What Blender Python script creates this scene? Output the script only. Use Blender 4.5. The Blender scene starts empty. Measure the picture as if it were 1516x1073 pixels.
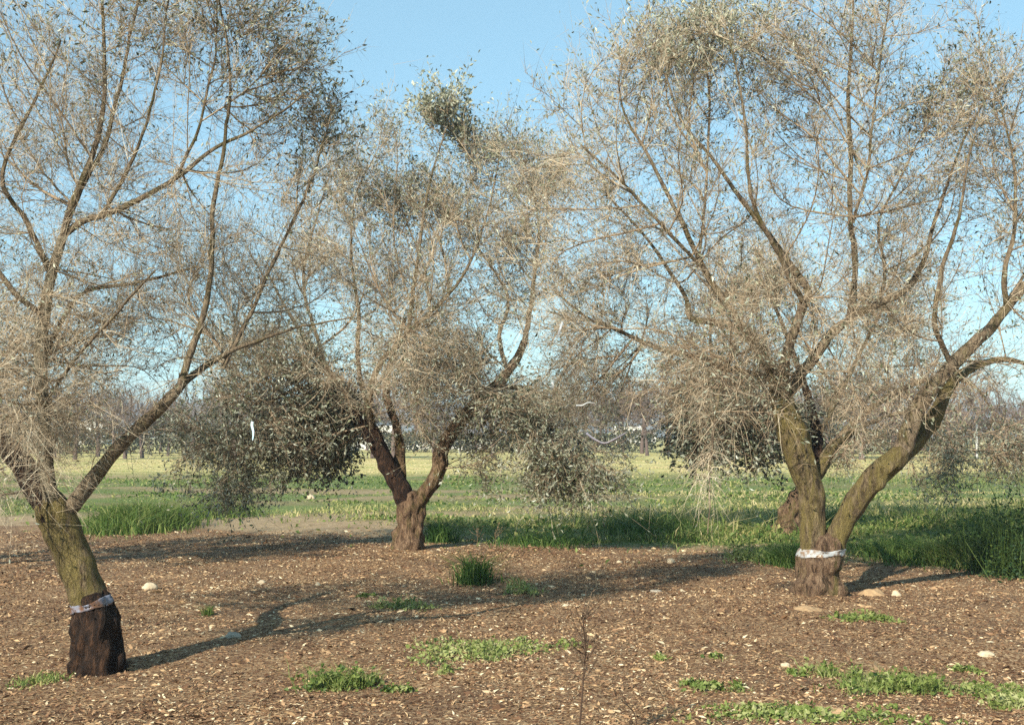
import bpy, math, random
import numpy as np
from mathutils import Vector

SEED = 7
random.seed(SEED)
rng = np.random.default_rng(SEED)
S = bpy.context.scene

# ------------------------------------------------------------------ camera
W0, H0, FPX, HZ = 1516.0, 1073.0, 1895.0, 645.0
CAMZ = 1.6
PITCH = math.atan((HZ - H0 / 2) / FPX)
cam_data = bpy.data.cameras.new("camera")
cam = bpy.data.objects.new("camera", cam_data)
S.collection.objects.link(cam)
cam_data.sensor_width = 36.0
cam_data.lens = 36.0 * FPX / W0
cam_data.clip_start = 0.05
cam_data.clip_end = 12000
cam.location = (0, 0, CAMZ)
cam.rotation_euler = (math.pi / 2 + PITCH, 0, 0)
S.camera = cam

# ------------------------------------------------------------------ world, sun, exposure
SHX, SHY = 0.95, 1.45                       # shadow run per metre of height
SUN_EL = math.atan2(1.0, math.hypot(SHX, SHY))
world = bpy.data.worlds.new("World")
S.world = world
world.use_nodes = True
wn = world.node_tree
wn.nodes.clear()
sky = wn.nodes.new("ShaderNodeTexSky")
sky.sky_type = 'NISHITA'
sky.sun_disc = False
sky.sun_elevation = SUN_EL
sky.sun_rotation = math.atan2(-SHX, -SHY)
sky.air_density = 0.8
sky.dust_density = 0.0
sky.ozone_density = 0.35
bg = wn.nodes.new("ShaderNodeBackground")
bg.inputs[1].default_value = 0.106
wo = wn.nodes.new("ShaderNodeOutputWorld")
tint = wn.nodes.new("ShaderNodeMix"); tint.data_type = 'RGBA'; tint.blend_type = 'MULTIPLY'
tint.inputs[0].default_value = 1.0
tint.inputs[7].default_value = (0.84, 1.07, 0.98, 1)      # film rendered the blue sky slightly cyan
wn.links.new(sky.outputs[0], tint.inputs[6])
sky_flat = wn.nodes.new("ShaderNodeMix"); sky_flat.data_type = 'RGBA'      # constant pale cyan mixed in to flatten the sky gradient
sky_flat.inputs[0].default_value = 0.5
sky_flat.inputs[7].default_value = (2.35, 4.0, 5.1, 1)
wn.links.new(tint.outputs[2], sky_flat.inputs[6])
wn.links.new(sky_flat.outputs[2], bg.inputs[0])
wn.links.new(bg.outputs[0], wo.inputs[0])

sd = bpy.data.lights.new("sun", 'SUN')
sd.energy = 4.9
sd.angle = math.radians(0.53)
sd.color = (1.0, 0.94, 0.80)
sun = bpy.data.objects.new("sun", sd)
S.collection.objects.link(sun)
sun.rotation_euler = Vector((SHX, SHY, -1)).to_track_quat('-Z', 'Y').to_euler()
sun.location = (-20, -30, 30)

S.view_settings.view_transform = 'Standard'
S.view_settings.look = 'None'
S.view_settings.exposure = 0.84
S.view_settings.gamma = 1
S.view_settings.use_curve_mapping = False
S.render.engine = 'CYCLES'
S.cycles.use_denoising = False
S.cycles.max_bounces = 6
S.cycles.diffuse_bounces = 3
S.cycles.transparent_max_bounces = 6
S.cycles.filter_width = 1.5

# ------------------------------------------------------------------ projection helpers
def ray(px, py):
    x = (px - W0 / 2) / FPX
    y = (H0 / 2 - py) / FPX
    c, s = math.cos(PITCH), math.sin(PITCH)
    return np.array([x, c - s * y, s + c * y])

def P(px, py, Y):
    d = ray(px, py)
    return np.array([0, 0, CAMZ]) + d * (Y / d[1])

def G(px, py):
    d = ray(px, py)
    t = -CAMZ / d[2]
    q = np.array([0, 0, CAMZ]) + d * t
    q[2] = ground_h(q[0], q[1])
    return q

# ------------------------------------------------------------------ noise
_perm = np.random.default_rng(99).random((256, 256))
def vnoise(x, y, s=1.0, o=0.0):
    x = np.asarray(x, float) / s + 31.7 + o
    y = np.asarray(y, float) / s + 77.3 + o * 1.7
    xi, yi = np.floor(x).astype(int), np.floor(y).astype(int)
    fx, fy = x - xi, y - yi
    fx, fy = fx * fx * (3 - 2 * fx), fy * fy * (3 - 2 * fy)
    a = _perm[xi % 256, yi % 256]; b = _perm[(xi + 1) % 256, yi % 256]
    c = _perm[xi % 256, (yi + 1) % 256]; d = _perm[(xi + 1) % 256, (yi + 1) % 256]
    return (a * (1 - fx) + b * fx) * (1 - fy) + (c * (1 - fx) + d * fx) * fy

def fbm(x, y, s=1.0, o=0.0, n=3):
    t, a, w = 0.0, 0.5, 0.0
    for i in range(n):
        t = t + a * vnoise(x, y, s, o + 13 * i); w += a
        s *= 0.5; a *= 0.5
    return t / w

def sstep(a, b, x):
    t = np.clip((np.asarray(x, float) - a) / (b - a), 0, 1)
    return t * t * (3 - 2 * t)

def ground_h(x, y):
    return 0.10 * (vnoise(x, y, 3.1) - 0.5) + 0.035 * (vnoise(x, y, 0.9, 4) - 0.5) + 0.022 * (vnoise(x, y, 0.33, 14) - 0.5)

_ex = [-14, -6, -3, -1.3, 0.2, 1.2, 2.4, 3.6, 4.8, 6.0, 8, 14]
_ey = [23.0, 22.5, 21.5, 19.8, 19.0, 18.3, 17.2, 16.8, 15.9, 15.0, 14.6, 14.5]
def edge_y(x, y):
    return np.interp(x, _ex, _ey) + 2.4 * (vnoise(x, y, 1.5, 5) - 0.5) + 1.5 * (vnoise(x, y, 0.5, 6) - 0.5)

def zones(x, y):
    """grass cover, dryness, bare sand: 0..1 each"""
    past = y - edge_y(x, y)
    start = np.interp(x, [-5, -2.2, -0.6], [2.3, 1.8, 0.0])
    g = sstep(start - .6, start + 3.4, past)
    bare = sstep(0.50, 0.64, fbm(x * 0.35, y, 3.4, 21)) * sstep(20, 25, y) * (1 - sstep(48, 60, y)) * (1 - .6 * sstep(1, 5, x))
    bare = np.maximum(bare, sstep(0.5, 0.62, vnoise(x * 0.5, y, 2.2, 40)) * np.exp(-((y - 33.5) / 2.6) ** 2) * (1 - sstep(-2, 1.5, x)))
    g = g * (1 - 0.85 * bare)
    dry = sstep(45, 60, y + 14 * (fbm(x * 0.3, y, 9, 33) - 0.5))
    sand = np.clip(sstep(-0.2, 0.6, past), 0, 1) * (1 - g)
    return g, dry, sand

# ------------------------------------------------------------------ mesh helpers
def mesh_np(name, V, F, attrs=None, smooth=False):
    V = np.asarray(V, np.float32); F = np.asarray(F, np.int32)
    me = bpy.data.meshes.new(name)
    k = F.shape[1]
    me.vertices.add(len(V)); me.vertices.foreach_set("co", V.ravel())
    me.loops.add(F.size); me.loops.foreach_set("vertex_index", F.ravel())
    me.polygons.add(len(F))
    me.polygons.foreach_set("loop_start", np.arange(0, F.size, k, dtype=np.int32))
    try:
        me.polygons.foreach_set("loop_total", np.full(len(F), k, np.int32))
    except Exception:
        pass
    if attrs:
        for an, av in attrs.items():
            a = me.attributes.new(an, 'FLOAT', 'POINT')
            a.data.foreach_set("value", np.asarray(av, np.float32))
    me.update(calc_edges=True)
    me.polygons.foreach_set("use_smooth", np.full(len(F), smooth))
    me.validate()
    return me

def link(name, me, mat, parent=None, kind=None):
    o = bpy.data.objects.new(name, me)
    S.collection.objects.link(o)
    if mat is not None and len(me.materials) == 0:
        me.materials.append(mat)
    if parent is not None:
        o.parent = parent
    if kind:
        o["kind"] = kind
    return o

def tag(o, label, cat, group=None):
    o["label"] = label; o["category"] = cat
    if group: o["group"] = group
    return o

def empty(name, loc, label, cat, group=None):
    o = bpy.data.objects.new(name, None)
    o.empty_display_size = 0.2
    S.collection.objects.link(o)
    o.location = loc
    return tag(o, label, cat, group)

class Buf:
    """collects triangles and a per-vertex tint"""
    def __init__(s): s.v = []; s.f = []; s.t = []; s.n = 0
    def add(s, v, f, t):
        v = np.asarray(v, float).reshape(-1, 3); f = np.asarray(f, int).reshape(-1, 3)
        s.v.append(v); s.f.append(f + s.n); s.n += len(v)
        s.t.append(np.broadcast_to(np.asarray(t, float), (len(v),)).copy())
    def mesh(s, name, off=(0, 0, 0), smooth=False):
        v = np.concatenate(s.v) - np.asarray(off)
        return mesh_np(name, v, np.concatenate(s.f), {"tint": np.concatenate(s.t)}, smooth)

def norm(a):
    return a / np.maximum(np.linalg.norm(a, axis=-1, keepdims=True), 1e-9)

def catmull(pts, rad, step):
    pts = np.asarray(pts, float); rad = np.asarray(rad, float)
    n = len(pts)
    if n < 2: return pts, rad
    e = np.vstack([2 * pts[0] - pts[1], pts, 2 * pts[-1] - pts[-2]])
    op, orr = [], []
    for i in range(n - 1):
        p0, p1, p2, p3 = e[i], e[i + 1], e[i + 2], e[i + 3]
        k = max(1, int(np.linalg.norm(p2 - p1) / step))
        t = (np.arange(k) / k)[:, None]
        q = 0.5 * (2 * p1 + (p2 - p0) * t + (2 * p0 - 5 * p1 + 4 * p2 - p3) * t ** 2 + (3 * p1 - p0 - 3 * p2 + p3) * t ** 3)
        op.append(q); orr.append(rad[i] * (1 - t[:, 0]) + rad[i + 1] * t[:, 0])
    op.append(pts[-1:]); orr.append(rad[-1:])
    return np.vstack(op), np.concatenate(orr)

def tube_grid(p, r, sides, gnarl=0.0, flute=0.0, seed=0, cap=True, lump=0.0):
    """tube through points p; r radii; returns verts, tris"""
    n = len(p)
    rg = np.random.default_rng(seed)
    T = np.gradient(p, axis=0) if n > 2 else np.repeat((p[-1:] - p[:1]), n, 0)
    T = norm(T)
    ref = np.array([0.31, -0.9, 0.2]) if abs(T[0] @ np.array([0.31, -0.9, 0.2])) < 0.85 else np.array([1.0, 0, 0.1])
    u = norm(np.cross(T[0], ref)[None])[0]
    U = [u]
    for i in range(1, n):
        u = u - T[i] * (u @ T[i]); u = u / np.linalg.norm(u); U.append(u)
    U = np.array(U); Vv = np.cross(T, U)
    a = np.arange(sides) * 2 * math.pi / sides
    d = np.concatenate([[0], np.cumsum(np.linalg.norm(np.diff(p, axis=0), axis=1))])
    R = np.repeat(r[:, None], sides, 1)
    if flute or gnarl:
        A, D = np.meshgrid(a, d)
        for k in range(2, 7):
            R = R * (1 + flute * 0.7 / (k ** 0.5) * np.sin(k * A + rg.random() * 6.28 + D * rg.uniform(-2.2, 2.2)) * (0.6 + 0.4 * np.sin(D * rg.uniform(2, 5) + rg.random() * 6)))
        for k in range(7):
            m = rg.integers(0, 9); w = rg.uniform(6, 30)
            R = R * (1 + gnarl * 0.45 * np.sin(m * A + rg.random() * 6.28) * np.sin(D * w + rg.random() * 6.28))
        for k in range(int(lump * d[-1] / 0.25)):
            a0, d0, w = rg.random() * 6.28, rg.random() * d[-1], rg.uniform(.25, .5)
            da = np.minimum(abs(A - a0), 6.283 - abs(A - a0))
            rr = r.mean()
            R = R * (1 + rg.uniform(.1, .35) * np.exp(-(da / w) ** 2 - ((D - d0) / (rr * 1.1 * w * 2)) ** 2))
        R = R * (1 + gnarl * 0.25 * (rg.random(R.shape) - 0.5))
    V = p[:, None, :] + R[..., None] * (np.cos(a)[None, :, None] * U[:, None, :] + np.sin(a)[None, :, None] * Vv[:, None, :])
    V = V.reshape(-1, 3)
    i = np.arange(n - 1)[:, None] * sides; j = np.arange(sides)[None, :]; j2 = (j + 1) % sides
    A_, B_, C_, D_ = i + j, i + j2, i + sides + j2, i + sides + j
    F = np.concatenate([np.stack([A_, B_, C_], -1).reshape(-1, 3), np.stack([A_, C_, D_], -1).reshape(-1, 3)])
    if cap:
        V = np.vstack([V, p[-1] + T[-1] * r[-1] * 0.4])
        k = len(V) - 1; b = (n - 1) * sides
        F = np.vstack([F, np.stack([b + np.arange(sides), b + (np.arange(sides) + 1) % sides, np.full(sides, k)], -1)])
    return V, F

def twig_strands(base, D, L, bend, r0, k, rg, wob=0.05):
    """n thin three-sided tapering strands; returns verts, tris, points"""
    n = len(base)
    t = np.linspace(0, 1, k)[None, :, None]
    Lc = L[:, None, None]
    pts = base[:, None, :] + D[:, None, :] * Lc * t + bend[:, None, :] * Lc * t ** 2
    if k > 2:
        w = (rg.random((n, k, 3)) - 0.5) * wob * Lc; w[:, 0] = 0
        pts = pts + w
    ref = rg.normal(size=(n, 3))
    U = norm(np.cross(D, ref)); Vv = np.cross(D, U)
    ang = np.arange(3) * 2 * math.pi / 3
    ring = (np.cos(ang)[None, :, None] * U[:, None, :] + np.sin(ang)[None, :, None] * Vv[:, None, :])
    rr = r0[:, None] * (1 - 0.75 * np.linspace(0, 1, k)[None, :])
    V = pts[:, :k - 1, None, :] + rr[:, :k - 1, None, None] * ring[:, None, :, :]
    V = V.reshape(n, (k - 1) * 3, 3)
    V = np.concatenate([V, pts[:, -1:, :]], 1)
    m = (k - 1) * 3 + 1
    F = []
    for s in range(k - 2):
        for j in range(3):
            j2 = (j + 1) % 3
            a, b, c, d = s * 3 + j, s * 3 + j2, s * 3 + 3 + j2, s * 3 + 3 + j
            F += [[a, b, c], [a, c, d]]
    for j in range(3):
        F.append([(k - 2) * 3 + j, (k - 2) * 3 + (j + 1) % 3, m - 1])
    F = (np.array(F)[None] + (np.arange(n) * m)[:, None, None]).reshape(-1, 3)
    return V.reshape(-1, 3), F, pts

def leaf_quads(c, D, L, Wd, rg):
    """folded leaves: four triangles each (two halves meeting on a midrib)"""
    n = len(c)
    N = norm(np.cross(D, rg.normal(size=(n, 3)))); B = np.cross(D, N)
    L = L[:, None]; Wd = Wd[:, None]
    a = c; t = c + D * L + N * L * rg.uniform(-.12, .12, (n, 1)); m = c + D * L * .5
    l = m + B * Wd + N * Wd * .5; r = m - B * Wd + N * Wd * .5
    V = np.stack([a, l, t, r], 1).reshape(-1, 3)
    F = np.array([[0, 1, 2], [0, 2, 3]])
    return V, (F[None] + (np.arange(n) * 4)[:, None, None]).reshape(-1, 3)

# ------------------------------------------------------------------ materials
def nt(name):
    m = bpy.data.materials.new(name); m.use_nodes = True
    n = m.node_tree; n.nodes.clear()
    out = n.nodes.new("ShaderNodeOutputMaterial")
    b = n.nodes.new("ShaderNodeBsdfPrincipled")
    n.links.new(b.outputs[0], out.inputs[0])
    b.inputs["Specular IOR Level"].default_value = 0.25
    return m, n, b, out

def N(n, t, **kw):
    x = n.nodes.new(t)
    for k, v in kw.items():
        if k.startswith("i_"):
            x.inputs[k[2:].replace("_", " ")].default_value = v
        else: setattr(x, k, v)
    return x

def ramp(n, stops, interp='LINEAR'):
    r = n.nodes.new("ShaderNodeValToRGB"); cr = r.color_ramp; cr.interpolation = interp
    while len(cr.elements) < len(stops): cr.elements.new(0.5)
    for e, (p, c) in zip(cr.elements, stops):
        e.position = p; e.color = (*c, 1)
    return r

def mixc(n, fac, a, b, mode='MIX'):
    m = n.nodes.new("ShaderNodeMix"); m.data_type = 'RGBA'; m.blend_type = mode
    for sock, v in ((m.inputs[0], fac), (m.inputs[6], a), (m.inputs[7], b)):
        if hasattr(v, 'links') or isinstance(v, bpy.types.NodeSocket): n.links.new(v, sock)
        else: sock.default_value = v if not isinstance(v, tuple) else (*v, 1)
    return m.outputs[2]

def noise(n, scale, detail=6, rough=0.6, vec=None, dist=0.0):
    x = N(n, "ShaderNodeTexNoise"); x.inputs["Scale"].default_value = scale
    x.inputs["Detail"].default_value = detail; x.inputs["Roughness"].default_value = rough
    x.inputs["Distortion"].default_value = dist
    if vec is not None: n.links.new(vec, x.inputs["Vector"])
    return x

def bump(n, b, h, strength, dist):
    x = N(n, "ShaderNodeBump"); x.inputs["Strength"].default_value = strength; x.inputs["Distance"].default_value = dist
    n.links.new(h, x.inputs["Height"]); n.links.new(x.outputs[0], b.inputs["Normal"])

def geo_pos(n):
    return N(n, "ShaderNodeNewGeometry").outputs["Position"]

def mat_bark(name, c_dark, c_mid, c_light, moss=0.0, mosscol=(0.10, 0.085, 0.022)):
    m, n, b, _ = nt(name)
    pos = geo_pos(n)
    mp = N(n, "ShaderNodeMapping"); mp.inputs["Scale"].default_value = (1, 1, 0.28)
    n.links.new(pos, mp.inputs[0])
    a = noise(n, 26, 8, 0.7, mp.outputs[0], 0.6)
    r = ramp(n, [(0.36, c_dark), (0.50, c_mid), (0.66, c_light)])
    n.links.new(a.outputs[0], r.inputs[0])
    col = r.outputs[0]
    big = noise(n, 6.5, 8, 0.75, mp.outputs[0], 0.8)
    if moss:
        mr = ramp(n, [(0.52 - moss * 0.25, (0, 0, 0)), (0.66 - moss * 0.25, (1, 1, 1))])
        n.links.new(big.outputs[0], mr.inputs[0])
        mc = mixc(n, a.outputs[0], tuple(c * 0.6 for c in mosscol), tuple(min(1, c * 1.7) for c in mosscol))
        fm = N(n, "ShaderNodeMath", operation='MULTIPLY'); fm.inputs[1].default_value = 0.85
        n.links.new(mr.outputs[0], fm.inputs[0])
        col = mixc(n, fm.outputs[0], col, mc)
    n.links.new(col, b.inputs["Base Color"])
    b.inputs["Roughness"].default_value = 0.9
    f = noise(n, 75, 5, 0.7, mp.outputs[0], 0.3)
    add = N(n, "ShaderNodeMath", operation='ADD')
    n.links.new(a.outputs[0], add.inputs[0]); n.links.new(f.outputs[0], add.inputs[1])
    bump(n, b, add.outputs[0], 1.0, 0.06)
    return m

def mat_tint(name, stops, rough=0.8, back=None, trans=0.0, spec=0.25):
    m, n, b, out = nt(name)
    at = N(n, "ShaderNodeAttribute"); at.attribute_name = "tint"
    r = ramp(n, stops); n.links.new(at.outputs["Fac"], r.inputs[0])
    col = r.outputs[0]
    if back is not None:
        g = N(n, "ShaderNodeNewGeometry")
        col = mixc(n, g.outputs["Backfacing"], col, back)
    n.links.new(col, b.inputs["Base Color"])
    b.inputs["Roughness"].default_value = rough
    b.inputs["Specular IOR Level"].default_value = spec
    if trans:
        t = N(n, "ShaderNodeBsdfTranslucent"); n.links.new(col, t.inputs[0])
        ms = N(n, "ShaderNodeMixShader"); ms.inputs[0].default_value = trans
        n.links.new(b.outputs[0], ms.inputs[1]); n.links.new(t.outputs[0], ms.inputs[2])
        n.links.new(ms.outputs[0], out.inputs[0])
    return m

def mat_plain(name, c, rough=0.8, var=0.25, scale=20, bumpd=0.0, spec=0.25):
    m, n, b, _ = nt(name)
    x = noise(n, scale, 6, 0.65, geo_pos(n))
    r = ramp(n, [(0.3, tuple(v * (1 - var) for v in c)), (0.7, tuple(min(1, v * (1 + var)) for v in c))])
    n.links.new(x.outputs[0], r.inputs[0]); n.links.new(r.outputs[0], b.inputs["Base Color"])
    b.inputs["Roughness"].default_value = rough
    b.inputs["Specular IOR Level"].default_value = spec
    if bumpd: bump(n, b, x.outputs[0], 0.8, bumpd)
    return m

M = {}
M['bark_moss'] = mat_bark("mossy_bark", (0.035, 0.022, 0.014), (0.17, 0.12, 0.068), (0.36, 0.27, 0.16), 0.46, (0.20, 0.155, 0.05))
M['bark_low'] = mat_bark("brown_bark", (0.035, 0.02, 0.012), (0.20, 0.12, 0.072), (0.37, 0.25, 0.155), 0.12)
M['bark_dark'] = mat_bark("dark_bark", (0.014, 0.008, 0.006), (0.035, 0.019, 0.012), (0.12, 0.06, 0.032), 0.0)
M['bark_limb'] = mat_bark("limb_bark", (0.09, 0.06, 0.04), (0.28, 0.205, 0.135), (0.44, 0.34, 0.22), 0.15)
M['bark_pale'] = mat_bark("pale_bark", (0.12, 0.09, 0.06), (0.30, 0.25, 0.17), (0.46, 0.39, 0.28), 0.1)
M['twig'] = mat_tint("twig_bark", [(0, (0.075, 0.045, 0.028)), (0.32, (0.24, 0.165, 0.10)), (0.66, (0.39, 0.305, 0.205)), (1, (0.56, 0.47, 0.34))], 0.75)
M['twig_red'] = mat_tint("reddish_twig_bark", [(0, (0.09, 0.05, 0.035)), (0.4, (0.25, 0.165, 0.11)), (0.75, (0.40, 0.29, 0.18)), (1, (0.55, 0.44, 0.28))], 0.75)
M['branch'] = mat_tint("branch_bark", [(0, (0.11, 0.073, 0.05)), (0.5, (0.28, 0.205, 0.135)), (1, (0.46, 0.37, 0.25))], 0.85)
M['leaf'] = mat_tint("olive_leaf", [(0, (0.022, 0.028, 0.015)), (0.4, (0.085, 0.095, 0.045)), (0.68, (0.20, 0.205, 0.115)), (1, (0.47, 0.46, 0.33))], 0.42, back=(0.30, 0.31, 0.23), trans=0.15, spec=0.5)
M['far_twig'] = mat_tint("far_tree_bark", [(0, (0.09, 0.062, 0.055)), (1, (0.24, 0.18, 0.145))], 0.9)
M['far_leaf'] = mat_tint("far_foliage", [(0, (0.03, 0.04, 0.025)), (1, (0.12, 0.115, 0.06))], 0.8)
M['chip'] = mat_tint("mulch_chip", [(0, (0.04, 0.022, 0.013)), (0.3, (0.14, 0.070, 0.036)), (0.54, (0.29, 0.17, 0.09)), (0.80, (0.48, 0.32, 0.17)), (1, (0.72, 0.60, 0.40))], 0.8)
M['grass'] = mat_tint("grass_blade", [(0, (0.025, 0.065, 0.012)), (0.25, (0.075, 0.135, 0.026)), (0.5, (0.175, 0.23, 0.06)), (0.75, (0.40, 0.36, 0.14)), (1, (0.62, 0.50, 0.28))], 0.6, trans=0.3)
M['weed'] = mat_tint("weed_leaf", [(0, (0.022, 0.05, 0.016)), (0.45, (0.105, 0.15, 0.03)), (0.8, (0.24, 0.28, 0.08)), (1, (0.36, 0.36, 0.16))], 0.55, trans=0.25)
M['dry'] = mat_tint("dry_stem", [(0, (0.06, 0.035, 0.022)), (1, (0.42, 0.30, 0.18))], 0.8)
M['stone'] = mat_plain("pale_stone", (0.50, 0.40, 0.27), 0.9, 0.25, 30, 0.01)
M['stone_grey'] = mat_plain("grey_stone", (0.36, 0.31, 0.24), 0.9, 0.25, 30, 0.01)
M['soil'] = mat_plain("sandy_soil", (0.40, 0.26, 0.14), 0.95, 0.25, 25, 0.02)
M['white_wall'] = mat_plain("white_plaster", (0.78, 0.75, 0.70), 0.8, 0.06, 1.5)
M['roof'] = mat_plain("roof_tile", (0.34, 0.17, 0.10), 0.85, 0.2, 2)
M['window'] = mat_plain("window_glass", (0.05, 0.06, 0.07), 0.15, 0.1, 1, spec=0.5)
M['post'] = mat_plain("concrete_post", (0.62, 0.60, 0.56), 0.85, 0.1, 5)

def mat_plastic(name, c, c2, scale=30, trans=0.3):
    m, n, b, out = nt(name)
    x = noise(n, scale, 3, 0.5, geo_pos(n))
    r = ramp(n, [(0.42, c), (0.6, c2)]); n.links.new(x.outputs[0], r.inputs[0])
    n.links.new(r.outputs[0], b.inputs["Base Color"])
    b.inputs["Roughness"].default_value = 0.28; b.inputs["Specular IOR Level"].default_value = 0.5
    t = N(n, "ShaderNodeBsdfTranslucent"); n.links.new(r.outputs[0], t.inputs[0])
    ms = N(n, "ShaderNodeMixShader"); ms.inputs[0].default_value = trans
    n.links.new(b.outputs[0], ms.inputs[1]); n.links.new(t.outputs[0], ms.inputs[2])
    n.links.new(ms.outputs[0], out.inputs[0])
    bump(n, b, x.outputs[0], 0.5, 0.01)
    return m
M['band'] = mat_plastic("weathered_band_plastic", (0.40, 0.41, 0.41), (0.22, 0.14, 0.085), 17, 0.02)
M['band_blue'] = mat_plastic("bluish_band_plastic", (0.19, 0.20, 0.25), (0.13, 0.065, 0.035), 14, 0.02)
M['strip_white'] = mat_plastic("white_strip_plastic", (0.62, 0.62, 0.60), (0.50, 0.50, 0.50))
M['strip_blue'] = mat_plastic("pale_blue_strip_plastic", (0.62, 0.80, 0.88), (0.75, 0.88, 0.92))
M['strip_grey'] = mat_plastic("greyish_lilac_plastic", (0.30, 0.29, 0.36), (0.38, 0.33, 0.34))

# ------------------------------------------------------------------ ground sheet
def build_ground():
    ys = np.concatenate([np.arange(-30, 2, 4.0), np.arange(2, 30, 0.16), 30 * 1.022 ** np.arange(0, 60), [130, 170, 240, 340, 500, 800, 1300, 2500, 6000]])
    ys = np.unique(np.round(ys, 4))
    xs = np.concatenate([-np.geomspace(13, 5000, 36)[::-1], np.arange(-12.8, 12.9, 0.16), np.geomspace(13, 5000, 36)])
    X, Y = np.meshgrid(xs, ys)
    fade = 1 - sstep(60, 160, np.hypot(X, Y))
    Z = ground_h(X, Y) * fade
    g, d, s = zones(X, Y)
    nx, ny = len(xs), len(ys)
    i = np.arange(ny - 1)[:, None] * nx; j = np.arange(nx - 1)[None]
    F = np.stack([i + j, i + j + 1, i + nx + j + 1, i + nx + j], -1).reshape(-1, 4)
    me = mesh_np("ground", np.stack([X, Y, Z], -1).reshape(-1, 3), F, {"green": g.ravel(), "dryness": d.ravel(), "sand": s.ravel()}, True)
    m, n, b, _ = nt("field_ground")
    pos = geo_pos(n)
    def A(nm):
        a = N(n, "ShaderNodeAttribute"); a.attribute_name = nm; return a.outputs["Fac"]
    f1 = noise(n, 55, 8, 0.8, pos, 0.5)
    f2 = noise(n, 1.1, 4, 0.6, pos)
    rm = ramp(n, [(0.33, (0.045, 0.025, 0.015)), (0.48, (0.14, 0.070, 0.035)), (0.6, (0.26, 0.148, 0.073)), (0.75, (0.42, 0.27, 0.14))])
    n.links.new(f1.outputs[0], rm.inputs[0])
    lay = ramp(n, [(0.35, (0.72, 0.66, 0.62)), (0.65, (1.15, 1.1, 1.0))]); n.links.new(f2.outputs[0], lay.inputs[0])
    base_m = rm.outputs[0]
    for sc_, st_, f_ in ((62, (1, .45, 1), .62), (90, (.5, 1, 1), .5)):
        mpv = N(n, "ShaderNodeMapping"); mpv.inputs["Scale"].default_value = st_
        mpv.inputs["Rotation"].default_value = (0, 0, sc_)
        wv = noise(n, 7, 2, .5, pos); ad = N(n, "ShaderNodeVectorMath", operation='ADD')
        n.links.new(pos, ad.inputs[0])
        sv = N(n, "ShaderNodeVectorMath", operation='SCALE'); sv.inputs[3].default_value = .12
        n.links.new(wv.outputs[1], sv.inputs[0]); n.links.new(sv.outputs[0], ad.inputs[1])
        n.links.new(ad.outputs[0], mpv.inputs[0])
        vo = N(n, "ShaderNodeTexVoronoi"); vo.inputs["Scale"].default_value = sc_
        n.links.new(mpv.outputs[0], vo.inputs["Vector"])
        sx = N(n, "ShaderNodeSeparateColor"); n.links.new(vo.outputs["Color"], sx.inputs[0])
        rv = ramp(n, [(0, (0.035, 0.018, 0.010)), (.38, (0.13, 0.064, 0.032)), (.64, (0.28, 0.16, 0.083)), (.84, (0.50, 0.34, 0.19)), (1, (0.68, 0.55, 0.36))])
        n.links.new(sx.outputs[0], rv.inputs[0])
        base_m = mixc(n, f_, base_m, rv.outputs[0])
    mulch = mixc(n, 1.0, base_m, lay.outputs[0], 'MULTIPLY')
    f3 = noise(n, 6, 8, 0.7, pos)
    rs = ramp(n, [(0.3, (0.20, 0.135, 0.075)), (0.55, (0.34, 0.24, 0.135)), (0.75, (0.46, 0.36, 0.22))]); n.links.new(f3.outputs[0], rs.inputs[0])
    rg_ = ramp(n, [(0.3, (0.05, 0.08, 0.02)), (0.5, (0.12, 0.16, 0.04)), (0.7, (0.26, 0.25, 0.09))]); n.links.new(f3.outputs[0], rg_.inputs[0])
    mp = N(n, "ShaderNodeMapping"); mp.inputs["Scale"].default_value = (0.25, 0.6, 1); n.links.new(pos, mp.inputs[0])
    f4 = noise(n, 1.2, 8, 0.75, mp.outputs[0])
    rd = ramp(n, [(0.33, (0.13, 0.16, 0.04)), (0.45, (0.40, 0.36, 0.12)), (0.58, (0.56, 0.45, 0.20)), (0.70, (0.50, 0.35, 0.20))]); n.links.new(f4.outputs[0], rd.inputs[0])
    col = mixc(n, A("sand"), mulch, rs.outputs[0])
    col = mixc(n, A("green"), col, rg_.outputs[0])
    col = mixc(n, A("dryness"), col, rd.outputs[0])
    n.links.new(col, b.inputs["Base Color"]); b.inputs["Roughness"].default_value = 0.95
    bump(n, b, f1.outputs[0], 0.6, 0.03)
    o = link("ground", me, m, kind="structure")
    o["label"] = "mulched orchard floor running into a green and yellow field"
build_ground()

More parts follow.
